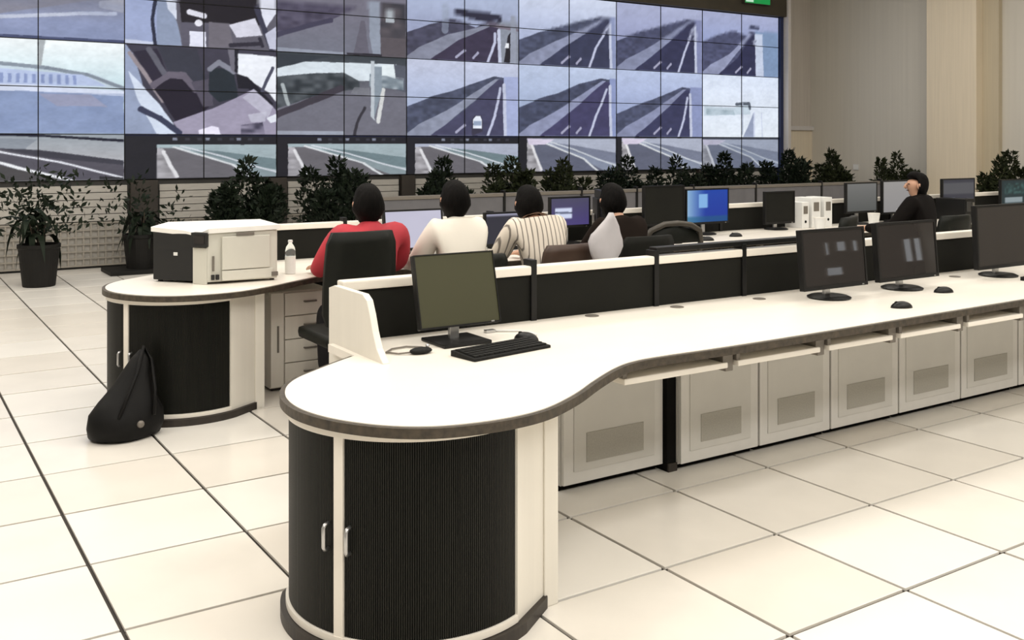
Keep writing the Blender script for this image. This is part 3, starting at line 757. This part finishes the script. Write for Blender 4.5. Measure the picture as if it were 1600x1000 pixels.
# loose cable bundle and white cable by the olive monitor
t = thing('cable_hub', 'small dark hub with loose cables left of the olive monitor base', 'cable hub', (1.86, 3.55, DZ))
MB().ball((0, 0, .012), (.05, .03, .014), 14, 8).build('hub', 'plastic_m', t, smooth=True)
MB().tube([(-.04, 0, .01), (-.09, .02, .006), (-.12, .07, .006), (-.07, .12, .006), (0, .13, .006), (.05, .08, .006)], .004, 6).build('cable', 'steel', t, smooth=True)
MB().ball((.03, .0, .028), .009, 8, 6).build('plug', 'chrome', t, smooth=True)
t = thing('white_cable', 'white cable lying between olive monitor and keyboard mouse', 'cable', (2.40, 3.76, DZ))
MB().tube([(-.06, .02, .006), (-.02, .0, .006), (.04, -.04, .006), (.06, -.10, .006), (.05, -.17, .008)], .005, 6).build('lead', 'label_w', t, smooth=True)
MB().box(-.10, -.05, .005, .03, 0, .014).build('connector', 'chrome', t, bevel=.003)

# middle row monitors
def pic_purple(u, v):
    p = Pic(u, v, (70, 66, 104)); p.vgrad((74, 72, 96), (72, 62, 118)); p.poly([(.1, .35), (.55, .35), (.55, .75), (.1, .75)], (206, 214, 238)); p.line([(.12, .52), (.54, .55)], .02, (80, 86, 110)); return p.c
def pic_blue(u, v):
    p = Pic(u, v, (24, 62, 160)); p.vgrad((28, 66, 160), (24, 52, 150)); p.mix(np.clip(1-u*2.2, 0, 1), (140, 178, 210)); p.poly([(.28, .12), (.5, .12), (.5, .55), (.28, .55)], (128, 176, 226)); p.mix((v > .82)*.6, (26, 90, 120)); return p.c
def pic_pale(u, v):
    p = Pic(u, v, (196, 194, 212)); p.mix(vnoise(u, v, 4, 77)*.25, (170, 168, 190)); return p.c
def pic_dark(u, v):
    p = Pic(u, v, (46, 46, 56)); p.poly([(.0, .0), (1, 0), (1, .08), (0, .08)], (150, 150, 170)); return p.c
def pic_teal(u, v):
    p = Pic(u, v, (36, 50, 52)); p.poly([(.1, .1), (.75, .1), (.75, .5), (.1, .5)], (66, 98, 96)); p.grain([(.1, .1), (.75, .1), (.75, .5), (.1, .5)], (30, 44, 44), 16, 5); p.poly([(.12, .62), (.7, .62), (.7, .82), (.12, .82)], (138, 150, 154)); return p.c
def pic_grey(u, v):
    p = Pic(u, v, (96, 96, 94)); p.vgrad((112, 112, 110), (84, 86, 84)); return p.c
def pic_grey2(u, v):
    p = Pic(u, v, (146, 144, 142)); p.vgrad((150, 147, 145), (140, 138, 138)); return p.c
def pic_slate(u, v):
    p = Pic(u, v, (58, 58, 66)); p.poly([(0, .1), (1, .1), (1, .5), (0, .5)], (82, 82, 86)); p.poly([(0, .62), (.36, .62), (.36, .85), (0, .85)], (142, 152, 172)); return p.c
G2 = 'monitors on the middle desk'
monitor('monitor with pale lavender screen between red jacket and white shirt', 3.46, 6.72, 0, .50, .31, .78, None, math.radians(8), 'rect', lit=pic_pale, group=G2)
monitor('dark monitor with thin light top line between white and striped shirts', 4.30, 6.72, 0, .46, .27, .77, None, 0, 'rect', lit=pic_dark, group=G2)
monitor('monitor with purple screen and pale window beyond the striped shirt', 4.95, 6.78, 0, .42, .26, .88, None, 0, 'rect', lit=pic_purple, group=G2)
monitor('dark blue monitor turned almost edge-on beyond the grey cloth', 5.22, 6.72, math.radians(60), .44, .34, .85, 'dark_screen', 0, 'disc', group=G2)
monitor('black monitor just left of the bright blue screen', 6.0, 6.78, 0, .48, .36, .85, 'partition', 0, 'disc', group=G2)
monitor('monitor with bright blue screen on the middle desk', 6.53, 6.78, 0, .54, .33, .84, None, 0, 'disc', lit=pic_blue, group=G2)
monitor('black monitor left of the white paper cup on the middle desk', 7.50, 6.78, 0, .42, .32, .80, 'partition', 0, 'disc', group=G2)
monitor('dim grey monitor behind the white cups, left of the turned person', 8.74, 6.78, 0, .50, .32, .86, None, 0, 'disc', lit=pic_grey, group=G2)
monitor('light grey monitor touching the turned person in black', 9.36, 6.78, 0, .56, .36, .83, None, 0, 'disc', lit=pic_grey2, group=G2)
monitor('slate monitor right of the person in black', 10.45, 6.78, 0, .62, .36, .83, None, 0, 'disc', lit=pic_slate, group=G2)
monitor('teal lit monitor at the right photo edge, middle desk', 11.62, 6.78, 0, .66, .36, .80, None, 0, 'disc', lit=pic_teal, group=G2)

# printer
px, py = 1.69, 5.98
t = thing('printer', 'large warm white and black office printer on the rounded desk end', 'printer', (px, py, DZ)); off = (px, py, DZ)
Z0 = DZ
MB().prism([(1.69, 5.98), (2.12, 5.95), (2.14, 6.36), (1.72, 6.42)], Z0+.012, Z0+.315).build('body', 'printer', t, off, bevel=.012)
MB().prism([(1.455, 6.30), (1.655, 6.06), (1.70, 6.12), (1.72, 6.40), (1.60, 6.50)], Z0+.012, Z0+.30).build('front_housing', 'printer_k', t, off, bevel=.008)
# sloping white lid over both
lid = MB(); top = [(1.445, 6.31), (1.60, 6.13), (1.66, 6.05), (1.70, 5.965), (2.13, 5.935), (2.15, 6.37), (1.72, 6.44), (1.60, 6.52)]
zt_ = [.335, .318, .30, .335, .345, .35, .35, .345]
a = [lid.bm.verts.new((x, y, Z0+z)) for (x, y), z in zip(top, zt_)]; b = [lid.bm.verts.new((x, y, Z0+z-.028)) for (x, y), z in zip(top, zt_)]
c_ = lid.bm.verts.new((1.83, 6.25, Z0+.352)); c2 = lid.bm.verts.new((1.83, 6.25, Z0+.31))
for i in range(8):
    j = (i+1) % 8
    lid.bm.faces.new((a[i], a[j], c_)); lid.bm.faces.new((b[j], b[i], c2)); lid.bm.faces.new((a[j], a[i], b[i], b[j]))
lid.build('lid', 'printer_t', t, off)
MB().prism([(1.615, 6.045), (1.685, 5.955), (1.71, 5.99), (1.65, 6.08)], Z0+.225, Z0+.312).build('control_panel', 'printer_k', t, off, bevel=.004)
cp = MB().prism([(1.628, 6.022), (1.672, 5.966), (1.6745, 5.968), (1.6305, 6.024)], Z0+.245, Z0+.295).build('display', 'dark_screen', t, off)
MB().prism([(1.63, 6.06), (1.69, 5.975), (1.70, 5.99), (1.65, 6.08)], Z0+.0, Z0+.22).build('corner_column', 'printer', t, off, bevel=.004)
sd = MB().box(1.775, 2.07, 5.945, 5.962, Z0+.085, Z0+.285).build('side_door', 'printer', t, off, bevel=.004)
MB().box(1.775, 2.09, 5.947, 5.964, Z0+.02, Z0+.08).build('paper_tray', 'printer', t, off, bevel=.004)
MB().box(1.86, 1.97, 5.941, 5.946, Z0+.287, Z0+.305).build('grip', 'steel', t, off, bevel=.002)
for z in (.028, ):
    MB().box(1.715, 1.733, 5.958, 5.974, Z0+z, Z0+z+.03).build('socket', 'printer_k', t, off); MB().box(1.742, 1.760, 5.956, 5.972, Z0+z, Z0+z+.03).build('socket', 'printer_k', t, off)
MB().box(1.722, 1.732, 5.959, 5.975, Z0+.08, Z0+.17).build('vent', 'steel', t, off)
MB().box(2.08, 2.118, 5.938, 5.955, Z0+.03, Z0+.055).build('badge', 'steel', t, off)
MB().prism([(1.548, 6.182), (1.566, 6.160), (1.5675, 6.1615), (1.5495, 6.1835)], Z0+.165, Z0+.185).build('front_label', 'label_w', t, off)
MB().prism([(1.636, 6.078), (1.65, 6.061), (1.6515, 6.0625), (1.6375, 6.0795)], Z0+.05, Z0+.12).build('paper', 'label_w', t, off)
for (x, y) in ((1.5, 6.30), (1.66, 6.40), (2.10, 6.0), (2.10, 6.34)): MB().lathe([(.015, Z0), (.015, Z0+.014)], x, y, 10).build('foot', 'plastic', t, off)
# bottle
t = thing('water_bottle', 'clear plastic water bottle with white lower half beside the printer', 'bottle', (2.29, 6.19, DZ))
MB().lathe([(.028, .11), (.033, .115), (.033, .15), (.028, .175), (.014, .195), (.013, .205)], 0, 0, 20).build('body', 'glass', t, smooth=True)
MB().lathe([(.030, 0), (.034, .006), (.034, .115), (.028, .118)], 0, 0, 20).build('sleeve', 'label_w', t, smooth=False)
MB().lathe([(.015, .204), (.015, .218), (.013, .22)], 0, 0, 16).build('cap', 'label_w', t)
# cups, container, tower
def cup(label, x, y, s=1):
    t = thing('paper_cup', label, 'cup', (x, y, DZ))
    MB().lathe([(.034*s, 0), (.036*s, .004), (.05*s, .12*s), (.046*s, .12*s), (.034*s, .012)], 0, 0, 20).build('wall', 'label_w', t, smooth=False)
    MB().tube([(.0495*s*math.cos(q*PI/10), .0495*s*math.sin(q*PI/10), .12*s) for q in range(21)], .0025, 6).build('rim', 'white', t)
cup('white flared cup right of the black monitor, by white cabinets', 7.62, 6.36, 1.15)
cup('white cup right of the black chair arm, nearest the grey monitor', 8.50, 6.42, 1.2)
t = thing('pencil_pot', 'black round pencil pot before the light grey monitor', 'pot', (9.10, 6.50, DZ))
MB().lathe([(.055, 0), (.06, .01), (.06, .12), (.05, .12), (.05, .02)], 0, 0, 20).build('wall', 'plastic', t); MB().tube([(.01, 0, .02), (.03, .01, .17)], .004, 6).build('pen', 'label_w', t)
t = thing('tower_computer', 'black tower computer standing on the middle desk right of the person', 'computer', (10.15, 6.42, DZ))
MB().box(-.09, .09, 0, .36, 0, .24).build('case', 'plastic', t, bevel=.006); MB().box(-.07, .02, -.008, 0, .10, .21).build('drive_bay', 'base_d', t, bevel=.002); MB().box(.04, .07, -.008, 0, .14, .2).build('front_strip', 'steel', t, bevel=.002)
for k, (x, y, a) in enumerate([(9.28, 6.36, .3)]):
    t = thing('paper_sheet', 'white paper standing against the light grey monitor', 'paper', (x, 6.62, DZ))
    MB().prism_x([(0, 0), (.003, 0), (.03, .15), (.027, .15)], -.1, .1).build('sheet', 'label_w', t); MB().box(-.1, .1, -.003, .02, 0, .003).build('fold', 'label_w', t)

for k, (x, wd, hh, lb) in enumerate([(7.86, .10, .26, 'narrow white file box right of the black monitor on the middle desk'), (8.02, .13, .30, 'middle white file box of three behind the flared white cup'), (8.20, .12, .30, 'white file box farthest right of three, left of the dim grey monitor')]):
    t = thing('file_box', lb, 'file box', (x, 6.74, DZ), group='white file boxes on the middle desk')
    MB().box(-wd/2, wd/2, 0, .24, 0, hh).build('case', 'label_w', t, bevel=.004); MB().box(-wd*.3, wd*.3, -.003, 0, hh*.55, hh*.85).build('spine_label', 'steel', t, bevel=.001); MB().lathe([(.014, -.002), (.014, .002)], 0, 0, 12).build('finger_hole', 'gap', t, rot=Matrix.Translation((0, -.001, hh*.25)) @ Matrix.Rotation(PI/2, 4, 'X'))
# ------------------------------------------------------------------ chairs
def make_chair(label, x, y, rz, back_m='chair', arm_m='arm', bw=.46, zt=.98, arms=True, sw=.24):
    t = thing('office_chair', label, 'chair', (x, y, 0), rz)
    MB().box(-sw, sw, -.22, .26, .43, .50).build('seat', 'chair', t, bevel=.03, smooth=True)
    rings = []
    for k in range(9):
        z = .56+(zt-.56)*k/8; hw = bw/2*(1-.10*abs(k/8-.45)**2*4*(.6 if k > 4 else .4)); y0 = -.24-.06*(k/8)
        if k in (0, 8): hw *= .9
        rings.append([(hw*cx_, y0+dy_, z) for cx_, dy_ in ((-1, .02), (-.6, -.012), (0, -.025), (.6, -.012), (1, .02), (1, .06), (.6, .05), (0, .035), (-.6, .05), (-1, .06))])
    MB().loft(rings).build('backrest', back_m, t, smooth=True)
    MB().tube([(0, -.12, .42), (0, -.30, .44), (0, -.33, .6), (0, -.32, .7)], .025, 8).build('back_post', 'plastic', t, smooth=True)
    MB().lathe([(.03, .08), (.03, .3), (.022, .3), (.022, .44)], 0, 0, 12).build('column', 'plastic', t)
    for k in range(5):
        a = 2*PI*k/5+.3; c, s = math.cos(a), math.sin(a)
        MB().tube([(.03*c, .03*s, .11), (.28*c, .28*s, .075)], [.022, .015], 8).build('base_arm', 'plastic', t)
        MB().tube([(.29*c-.012*s, .29*s+.012*c, .03), (.29*c+.012*s, .29*s-.012*c, .03)], .03, 12).build('caster', 'plastic', t)
    if arms:
        for sx in (-1, 1):
            P = [(sx*.22, .1, .46), (sx*.29, .1, .50), (sx*.30, .12, .64), (sx*.29, .06, .69), (sx*.29, -.12, .69), (sx*.26, -.22, .66)]
            MB().tube(P, [.016, .016, .018, .024, .024, .018], 8).build('armrest', arm_m, t, smooth=True)
    return t
make_chair('large black leather chair behind the person in the red jacket', 2.33, 5.42, 0, 'chair', 'chair', .43, 1.09, arms=False, sw=.19)
make_chair('black chair carrying the person in the white shirt', 3.15, 5.50, 0, 'chair', 'plastic', .42, .90)
make_chair('brown-backed chair carrying the person in the striped shirt', 3.86, 5.52, 0, 'brown', 'plastic', .42, .925)
make_chair('dark chair carrying the person in dark brown', 4.50, 5.48, 0, 'partition', 'plastic', .46, .95)
# empty chair with a curved arch back
t = thing('arched_chair', 'empty chair with curved taupe arch back right of the brown clothed person', 'chair', (5.08, 5.80, 0), math.radians(-10))
MB().box(-.24, .24, -.22, .24, .43, .50).build('seat', 'chair', t, bevel=.03, smooth=True)
arch = [(-.27, -.1, .50), (-.27, -.17, .70), (-.25, -.21, .85), (-.19, -.23, .94), (-.08, -.24, .985), (.04, -.24, .99), (.15, -.24, .975), (.24, -.22, .93), (.27, -.19, .84), (.28, -.14, .7), (.28, -.1, .50)]
MB().tube(smooth_poly3(arch) if 'smooth_poly3' in globals() else arch, .022, 8).build('arch_frame', 'arm', t, smooth=True)
rr = []
for k in range(8):
    z = .84+.125*k/7; hw = .24-.12*(k/7)**3
    rr.append([(-hw, -.215, z), (0, -.245, z), (hw, -.215, z), (hw, -.185, z), (0, -.215, z), (-hw, -.185, z)])
MB().loft(rr).build('backrest', 'chair', t, smooth=True)
MB().lathe([(.03, .08), (.03, .3), (.022, .3), (.022, .44)], 0, 0, 12).build('column', 'plastic', t)
for k in range(5):
    a = 2*PI*k/5; c, s = math.cos(a), math.sin(a)
    MB().tube([(.03*c, .03*s, .11), (.28*c, .28*s, .075)], [.022, .015], 8).build('base_arm', 'plastic', t)
    MB().tube([(.29*c-.012*s, .29*s+.012*c, .03), (.29*c+.012*s, .29*s-.012*c, .03)], .03, 12).build('caster', 'plastic', t)
make_chair('black office chair with low curved arm before the grey monitor', 6.82, 5.72, math.radians(25), 'chair', 'plastic', .46, .97)
make_chair('black chair carrying the turned person in black', 8.10, 5.52, 0, 'chair', 'plastic', .46, .95)

# grey cloth peaked over the chair corner
t = thing('draped_cloth', 'pale grey cloth rising to a peak over the dark chair corner', 'cloth', (4.08, 5.18, .93))
rings = []
for k in range(9):
    f = k/8; z = -.16+.36*f
    wdt = [.05, .085, .12, .135, .135, .12, .085, .045, .012][k]; dep = .05*(1-f*.7)+.006; cx_ = [-.02, -.025, -.03, -.025, -.02, -.01, .01, .02, .025][k]
    rings.append([(cx_+wdt*(1+.12*math.sin(3*a*2*PI/14+k))*math.cos(a*2*PI/14), -.04+dep*math.sin(a*2*PI/14), z) for a in range(14)])
MB().loft(rings).build('outer_fold', 'cloth', t, smooth=True)
MB().loft([[(p[0]*.6+.07, p[1]+.05, p[2]*.55-.02) for p in r] for r in rings]).build('inner_fold', 'cloth', t, smooth=True)

# ------------------------------------------------------------------ people
def skin_mesh(name, joints, edges, m, parent, root, sub=2):
    """joints: name -> (co, radius)"""
    ks = list(joints); ix = {k: i for i, k in enumerate(ks)}
    me = bpy.data.meshes.new(name); me.from_pydata([joints[k][0] for k in ks], [(ix[a], ix[b]) for a, b in edges], [])
    o = bpy.data.objects.new(name, me); COL.objects.link(o)
    md = o.modifiers.new('skin', 'SKIN'); md.use_smooth_shade = True; md.branch_smoothing = .3
    for k, v in zip(ks, me.skin_vertices[0].data):
        r = joints[k][1]; v.radius = r if isinstance(r, tuple) else (r, r); v.use_root = (k == root)
    o.modifiers.new('sub', 'SUBSURF').levels = sub
    dg = bpy.context.evaluated_depsgraph_get(); dg.update()
    nm = bpy.data.meshes.new_from_object(o.evaluated_get(dg)); nm.name = name
    bpy.data.objects.remove(o)
    for p in nm.polygons: p.use_smooth = True
    nm.materials.clear(); nm.materials.append(M[m])
    return link(bpy.data.objects.new(name, nm), parent)
def person(label, x, y, rz, shirt, lean=0.0, head_dz=0.0, yaw=0.0, slouch=0.0, wide=1.0, collar=True, hair_s=1.0, head_fwd=0.0):
    t = thing('person', label, 'person', (x, y, 0), rz)
    L = lean; dz = -slouch
    W = wide
    def up(k, c): return (c[0]+L*k, c[1]+slouch*.6*k, c[2]+dz*k)
    J = {'pelvis': ((0, 0, .56), .12), 'waist': (up(.35, (0, 0, .72)), .115), 'chest': (up(.75, (0, .02, .95)), .09),
         'neckb': (up(1, (0, .04, 1.09)), .05), 'neck': (up(1, (0, .055+head_fwd*.4, 1.125+head_dz)), .05),
         'chin': (up(1, (0, .075+head_fwd, 1.165+head_dz)), .062), 'head': (up(1, (0, .075+head_fwd, 1.215+head_dz)), .082), 'crown': (up(1, (0, .065+head_fwd, 1.27+head_dz)), .062)}
    E = [('pelvis', 'waist'), ('waist', 'chest'), ('chest', 'neckb'), ('neckb', 'neck'), ('neck', 'chin'), ('chin', 'head'), ('head', 'crown')]
    for s, n in ((-1, 'l'), (1, 'r')):
        J['sh'+n] = (up(.95, (s*.165*W, .03, 1.05)), .03); J['el'+n] = (up(.5, (s*.225*W, .17, .82)), .034)
        J['wr'+n] = ((s*.17, .47, .79), .03); J['pa'+n] = ((s*.15, .54, .785), .034)
        J['hp'+n] = ((s*.095, .03, .54), .09); J['kn'+n] = ((s*.12, .43, .52), .062); J['an'+n] = ((s*.12, .43, .10), .04); J['to'+n] = ((s*.13, .56, .045), .033)
        E += [('chest', 'sh'+n), ('sh'+n, 'el'+n), ('el'+n, 'wr'+n), ('wr'+n, 'pa'+n), ('pelvis', 'hp'+n), ('hp'+n, 'kn'+n), ('kn'+n, 'an'+n), ('an'+n, 'to'+n)]
        for q in range(4):
            fx = s*(.125+.017*q); fl = (.055, .065, .06, .045)[q] if s > 0 else (.055, .065, .06, .045)[q]
            J['f%d%s' % (q, n)] = ((fx, .585, .785), .0095); J['g%d%s' % (q, n)] = ((fx, .585+fl*.6, .775), .008); J['h%d%s' % (q, n)] = ((fx, .585+fl, .762), .007)
            E += [('pa'+n, 'f%d%s' % (q, n)), ('f%d%s' % (q, n), 'g%d%s' % (q, n)), ('g%d%s' % (q, n), 'h%d%s' % (q, n))]
        J['th'+n] = ((s*.105, .545, .782), .010); J['tk'+n] = ((s*.09, .58, .775), .008); E += [('pa'+n, 'th'+n), ('th'+n, 'tk'+n)]
    skin_mesh('body', J, E, 'skin', t, 'pelvis')
    # clothes
    def ring_extra(names, add): return {k: (J[k][0], J[k][1]+add) for k in names}
    sj = ring_extra(['pelvis', 'waist', 'chest'], .03); sj['neckb'] = (up(1, (0, .04, 1.085)), .08)
    if collar: sj['collar'] = (up(1, (0, .05, 1.12)), .066)
    se = [('pelvis', 'waist'), ('waist', 'chest'), ('chest', 'neckb')]+([('neckb', 'collar')] if collar else [])
    for n in 'lr':
        sj['sh'+n] = (J['sh'+n][0], .094); sj['el'+n] = (J['el'+n][0], .068); sj['wr'+n] = (J['wr'+n][0], .042)
        se += [('chest', 'sh'+n), ('sh'+n, 'el'+n), ('el'+n, 'wr'+n)]
    skin_mesh('jacket' if shirt in ('shirt_r', 'shirt_k', 'shirt_b') else 'shirt', sj, se, shirt, t, 'pelvis')
    tj = {'pelvis': ((0, 0, .53), .125)}; te = []
    for n in 'lr':
        tj['hp'+n] = (J['hp'+n][0], .10); tj['kn'+n] = (J['kn'+n][0], .075); tj['an'+n] = ((J['an'+n][0][0], .43, .12), .055)
        te += [('pelvis', 'hp'+n), ('hp'+n, 'kn'+n), ('kn'+n, 'an'+n)]
    skin_mesh('trousers', tj, te, 'trousers', t, 'pelvis')
    for s in (-1, 1):
        MB().ball((s*.125, .49, .05), (.045, .13, .05), 12, 8, lambda p: (p[0], p[1], max(.0, p[2]))).build('shoe', 'shoe', t, smooth=True)
    # head details in a turned frame
    hc = Vector(up(1, (0, .075+head_fwd, 1.215+head_dz))); R = Matrix.Translation(hc) @ Matrix.Rotation(yaw, 4, 'Z')
    def hair_fn(p):
        n = 1+.07*math.sin(31*p[0]+5)*math.sin(27*p[2]+3)+.03*math.sin(50*p[1])
        q = Vector(p)*n
        if q.y > .03 and q.z < .07: q.y = .03-(q.y-.03)*.3
        if q.z < -.06: q.x *= .85
        return tuple(q)
    MB().ball((0, 0, 0), (.097*hair_s, .112*hair_s, .135*hair_s), 22, 14, hair_fn).build('hair', 'hair', t, rot=R @ Matrix.Translation((0, -.018, -.005)), smooth=True)
    for s in (-1, 1):
        MB().ball((s*.086, .0, -.01), (.012, .02, .032), 10, 8).build('ear', 'skin', t, rot=R, smooth=True)
        MB().ball((s*.028, .070, .01), (.012, .006, .005), 10, 6).build('eye', 'hair', t, rot=R, smooth=True)
    MB().tube([(0, .076, .015), (0, .094, -.02), (0, .08, -.03)], [.008, .014, .010], 8).build('nose', 'skin', t, rot=R, smooth=True)
    MB().ball((0, .066, -.05), (.02, .008, .005), 10, 6).build('mouth', 'brown', t, rot=R, smooth=True)
    return t
person('person in red jacket seated in the large black chair, seen from behind', 2.57, 5.54, 0, 'shirt_r', wide=1.18, head_dz=.0)
person('person in plain white shirt seated with back turned, behind the olive monitor', 3.17, 5.52, 0, 'shirt_w', wide=.95, head_dz=.01)
person('person in striped shirt leaning to the left, seen from behind', 3.86, 5.55, 0, 'stripe', lean=-.05, wide=1.08, slouch=.02, head_dz=-.02, head_fwd=.06)
person('person in dark brown jacket bent toward the desk beside the grey cloth', 4.52, 5.50, 0, 'shirt_k', wide=1.0, slouch=.05, head_fwd=.06, head_dz=.01)
person('person in black with dark hair, head turned left, at the middle desk', 8.14, 5.62, math.radians(15), 'shirt_b', wide=1.05, yaw=math.radians(50), head_dz=-.01)

# ------------------------------------------------------------------ plants in front of the video wall
def leaf_mesh(name, L, W, droop, m, fold=.25):
    bm = bmesh.new(); n = 6; rows = []
    for k in range(n+1):
        f = k/n; wv = W*math.sin(PI*min(1, f*.93+.06))**.8*(1-.3*f)
        x = L*f*math.cos(droop*f*.5); z = L*f*math.sin(.95-droop*f); y = 0
        rows.append([bm.verts.new((x*.75, -wv, z+fold*wv)), bm.verts.new((x*.75, 0, z)), bm.verts.new((x*.75, wv, z+fold*wv))])
    for a, b in zip(rows, rows[1:]):
        bm.faces.new((a[0], a[1], b[1], b[0])); bm.faces.new((a[1], a[2], b[2], b[1]))
    me = bpy.data.meshes.new(name); bm.to_mesh(me); bm.free()
    for p in me.polygons: p.use_smooth = True
    me.materials.append(M[m]); return me
LEAVES = [leaf_mesh('leaf', .50, .042, 1.5, 'leaf'), leaf_mesh('leaf', .42, .05, 1.9, 'leaf'), leaf_mesh('leaf', .56, .036, .9, 'leaf'), leaf_mesh('leaf', .40, .048, 1.6, 'leaf2')]
pot_me = None
def plant(label, x, y, s, bush, seed, green='leaf', hgt=1.0, tray=False):
    rn = random.Random(seed)
    t = thing('potted_plant', label, 'plant', (x, y, 0), rn.uniform(0, 6), group='potted plants before the video wall')
    p = MB().lathe([(.165, 0), (.17, .01), (.215, .42), (.225, .43), (.225, .47), (.205, .47), (.2, .44), (.19, .40)], 0, 0, 28).build('pot', 'pot', t, smooth=False)
    MB().lathe([(.195, .40), (.195, .425), (.1, .435), (.01, .438)], 0, 0, 20).build('soil', 'soil', t)
    if tray: MB().prism([(-.42, -.3), (.3, -.3), (.3, .3), (-.42, .3)], 0, .05).build('tray', 'pot', t, bevel=.008, rot=Matrix.Rotation(-t.rotation_euler.z, 4, 'Z')); p.location.z = 0
    stems = []
    for k in range(5):
        a = rn.uniform(0, 2*PI); r = rn.uniform(.02, .09); hh = rn.uniform(.18, .42)*hgt
        q = MB().tube([(r*math.cos(a), r*math.sin(a), .42), (r*1.3*math.cos(a), r*1.3*math.sin(a), .42+hh*.5), (r*1.9*math.cos(a), r*1.9*math.sin(a), .42+hh)], [.011, .009, .006], 6).build('stem', 'stem', t, smooth=True)
        stems.append((r*1.9*math.cos(a), r*1.9*math.sin(a), .42+hh))
    for k in range(20):
        st = stems[k % 5]; o = bpy.data.objects.new('leaf', LEAVES[rn.randrange(4) if green == 'leaf2' else rn.randrange(3)]); link(o, t)
        f = rn.uniform(.1, 1); o.location = (st[0]*f, st[1]*f, .44+(st[2]-.44)*f)
        o.rotation_euler = (rn.uniform(-.25, .25), rn.uniform(-.35, .3), 2*PI*k/20*3.7+rn.uniform(-.3, .3)); q = s*rn.uniform(.8, 1.35); o.scale = (q, q, q)
    # small bushy foliage
    vs = []; fs = []
    clumps = [(0, 0, .60, .85*hgt)]
    for k in range(6):
        a = 2*PI*k/6+rn.uniform(-.4, .4); r = rn.uniform(.18, .38)*s
        clumps.append((r*math.cos(a), r*math.sin(a), rn.uniform(.44, .6), rn.uniform(.45, .82)*hgt))
    for k in range(bush):
        cx, cy, z0, hh = clumps[k % 7]
        a = rn.uniform(0, 2*PI); zz = rn.random(); rad = .25*s*(1-.75*zz**1.6)*math.sqrt(rn.random())
        c = Vector((cx*(1+.35*zz)+rad*math.cos(a), cy*(1+.35*zz)+rad*math.sin(a), z0+zz*hh*.9)); d = Vector((rn.gauss(0, .8)+math.cos(a), rn.gauss(0, .8)+math.sin(a), rn.gauss(.9, .9))).normalized()
        u = d.orthogonal().normalized(); u.rotate(Matrix.Rotation(rn.uniform(0, 6), 3, d)); l = rn.uniform(.05, .12); wd = l*.2
        i = len(vs); vs += [tuple(c), tuple(c+d*l*.5+u*wd), tuple(c+d*l), tuple(c+d*l*.5-u*wd)]; fs.append((i, i+1, i+2, i+3))
    if vs:
        me = bpy.data.meshes.new('foliage'); me.from_pydata(vs, [], fs); me.materials.append(M[green])
        tag(link(bpy.data.objects.new('foliage', me), t), kind='stuff')
    return t
PL = [(1.58, 12.15, 1.0, 260, 'leaf', 1.0, 'large potted plant with arching leaves on open floor at far left'),
      (2.83, 12.85, .95, 120, 'leaf', .8, 'potted plant with arching leaves behind the printer, by the dark pier'),
      (3.98, 12.3, .85, 700, 'leaf', 1.0, 'dense dark bushy plant above the printer'),
      (5.20, 12.3, 1.0, 700, 'leaf', 1.0, 'dense dark bushy plant above the red jacket'),
      (6.80, 12.3, .9, 700, 'leaf', 1.0, 'dense bushy plant beyond the white shirt'),
      (7.95, 12.3, .85, 600, 'leaf2', 1.0, 'olive leaved plant beyond the striped shirt, left of the purple screen'),
      (8.9, 12.3, .8, 500, 'leaf2', .95, 'olive leaved plant beyond the purple screen'),
      (10.15, 12.3, .9, 600, 'leaf', 1.0, 'dark bushy plant beyond the brown jacket'),
      (11.2, 12.3, .85, 500, 'leaf', 1.0, 'dark bushy plant above the black monitor by the blue screen'),
      (12.3, 12.3, .9, 700, 'leaf', 1.05, 'dark bushy plant right above the bright blue screen'),
      (13.9, 12.3, .95, 800, 'leaf', 1.1, 'tall dark plant before the lower right corner of the screens'),
      (14.95, 12.2, .9, 700, 'leaf2', 1.1, 'olive green plant before the beige recess right of the screens'),
      (15.62, 11.3, .75, 600, 'leaf2', 1.05, 'olive green plant against the grey right wall'),
      (15.38, 9.05, .85, 800, 'leaf2', 1.1, 'olive green plant at the right photo edge by the pilaster')]
for k, (x, y, s, b, g, hg, lb) in enumerate(PL): plant(lb, x, y, s, int(b*5) if k > 1 else int(b*2), 100+k, g, hg, k == 1)

# ------------------------------------------------------------------ bag on the floor by the printer cabinet
t = thing('handbag', 'slumped black leather bag on the floor against the printer cabinet', 'bag', (1.15, 5.64, 0))
rings = []
for k, (z, wx, wy, ox_, oy_) in enumerate([(0, .15, .10, 0, 0), (.015, .185, .13, 0, 0), (.07, .20, .14, 0, 0), (.14, .19, .13, .01, .005), (.20, .15, .11, .03, .02), (.27, .105, .085, .055, .03), (.34, .075, .06, .075, .04), (.41, .05, .04, .10, .05), (.45, .02, .02, .11, .055)]):
    rings.append([(ox_+wx*(1+.06*math.sin(3*a*2*PI/20+k))*math.cos(a*2*PI/20), oy_+wy*(1+.07*math.cos(4*a*2*PI/20+k*.7))*math.sin(a*2*PI/20), z) for a in range(20)])
MB().loft(rings).build('pouch', 'bag', t, smooth=True)
MB().tube([(-.05, -.12, .13), (0, -.10, .24), (.06, -.05, .35), (.11, .03, .47), (.15, .02, .40), (.15, -.06, .25), (.13, -.12, .13)], .010, 8).build('strap', 'bag', t, smooth=True)
MB().ball((.06, -.128, .09), (.02, .012, .02), 10, 8).build('buckle', 'steel', t, smooth=True)
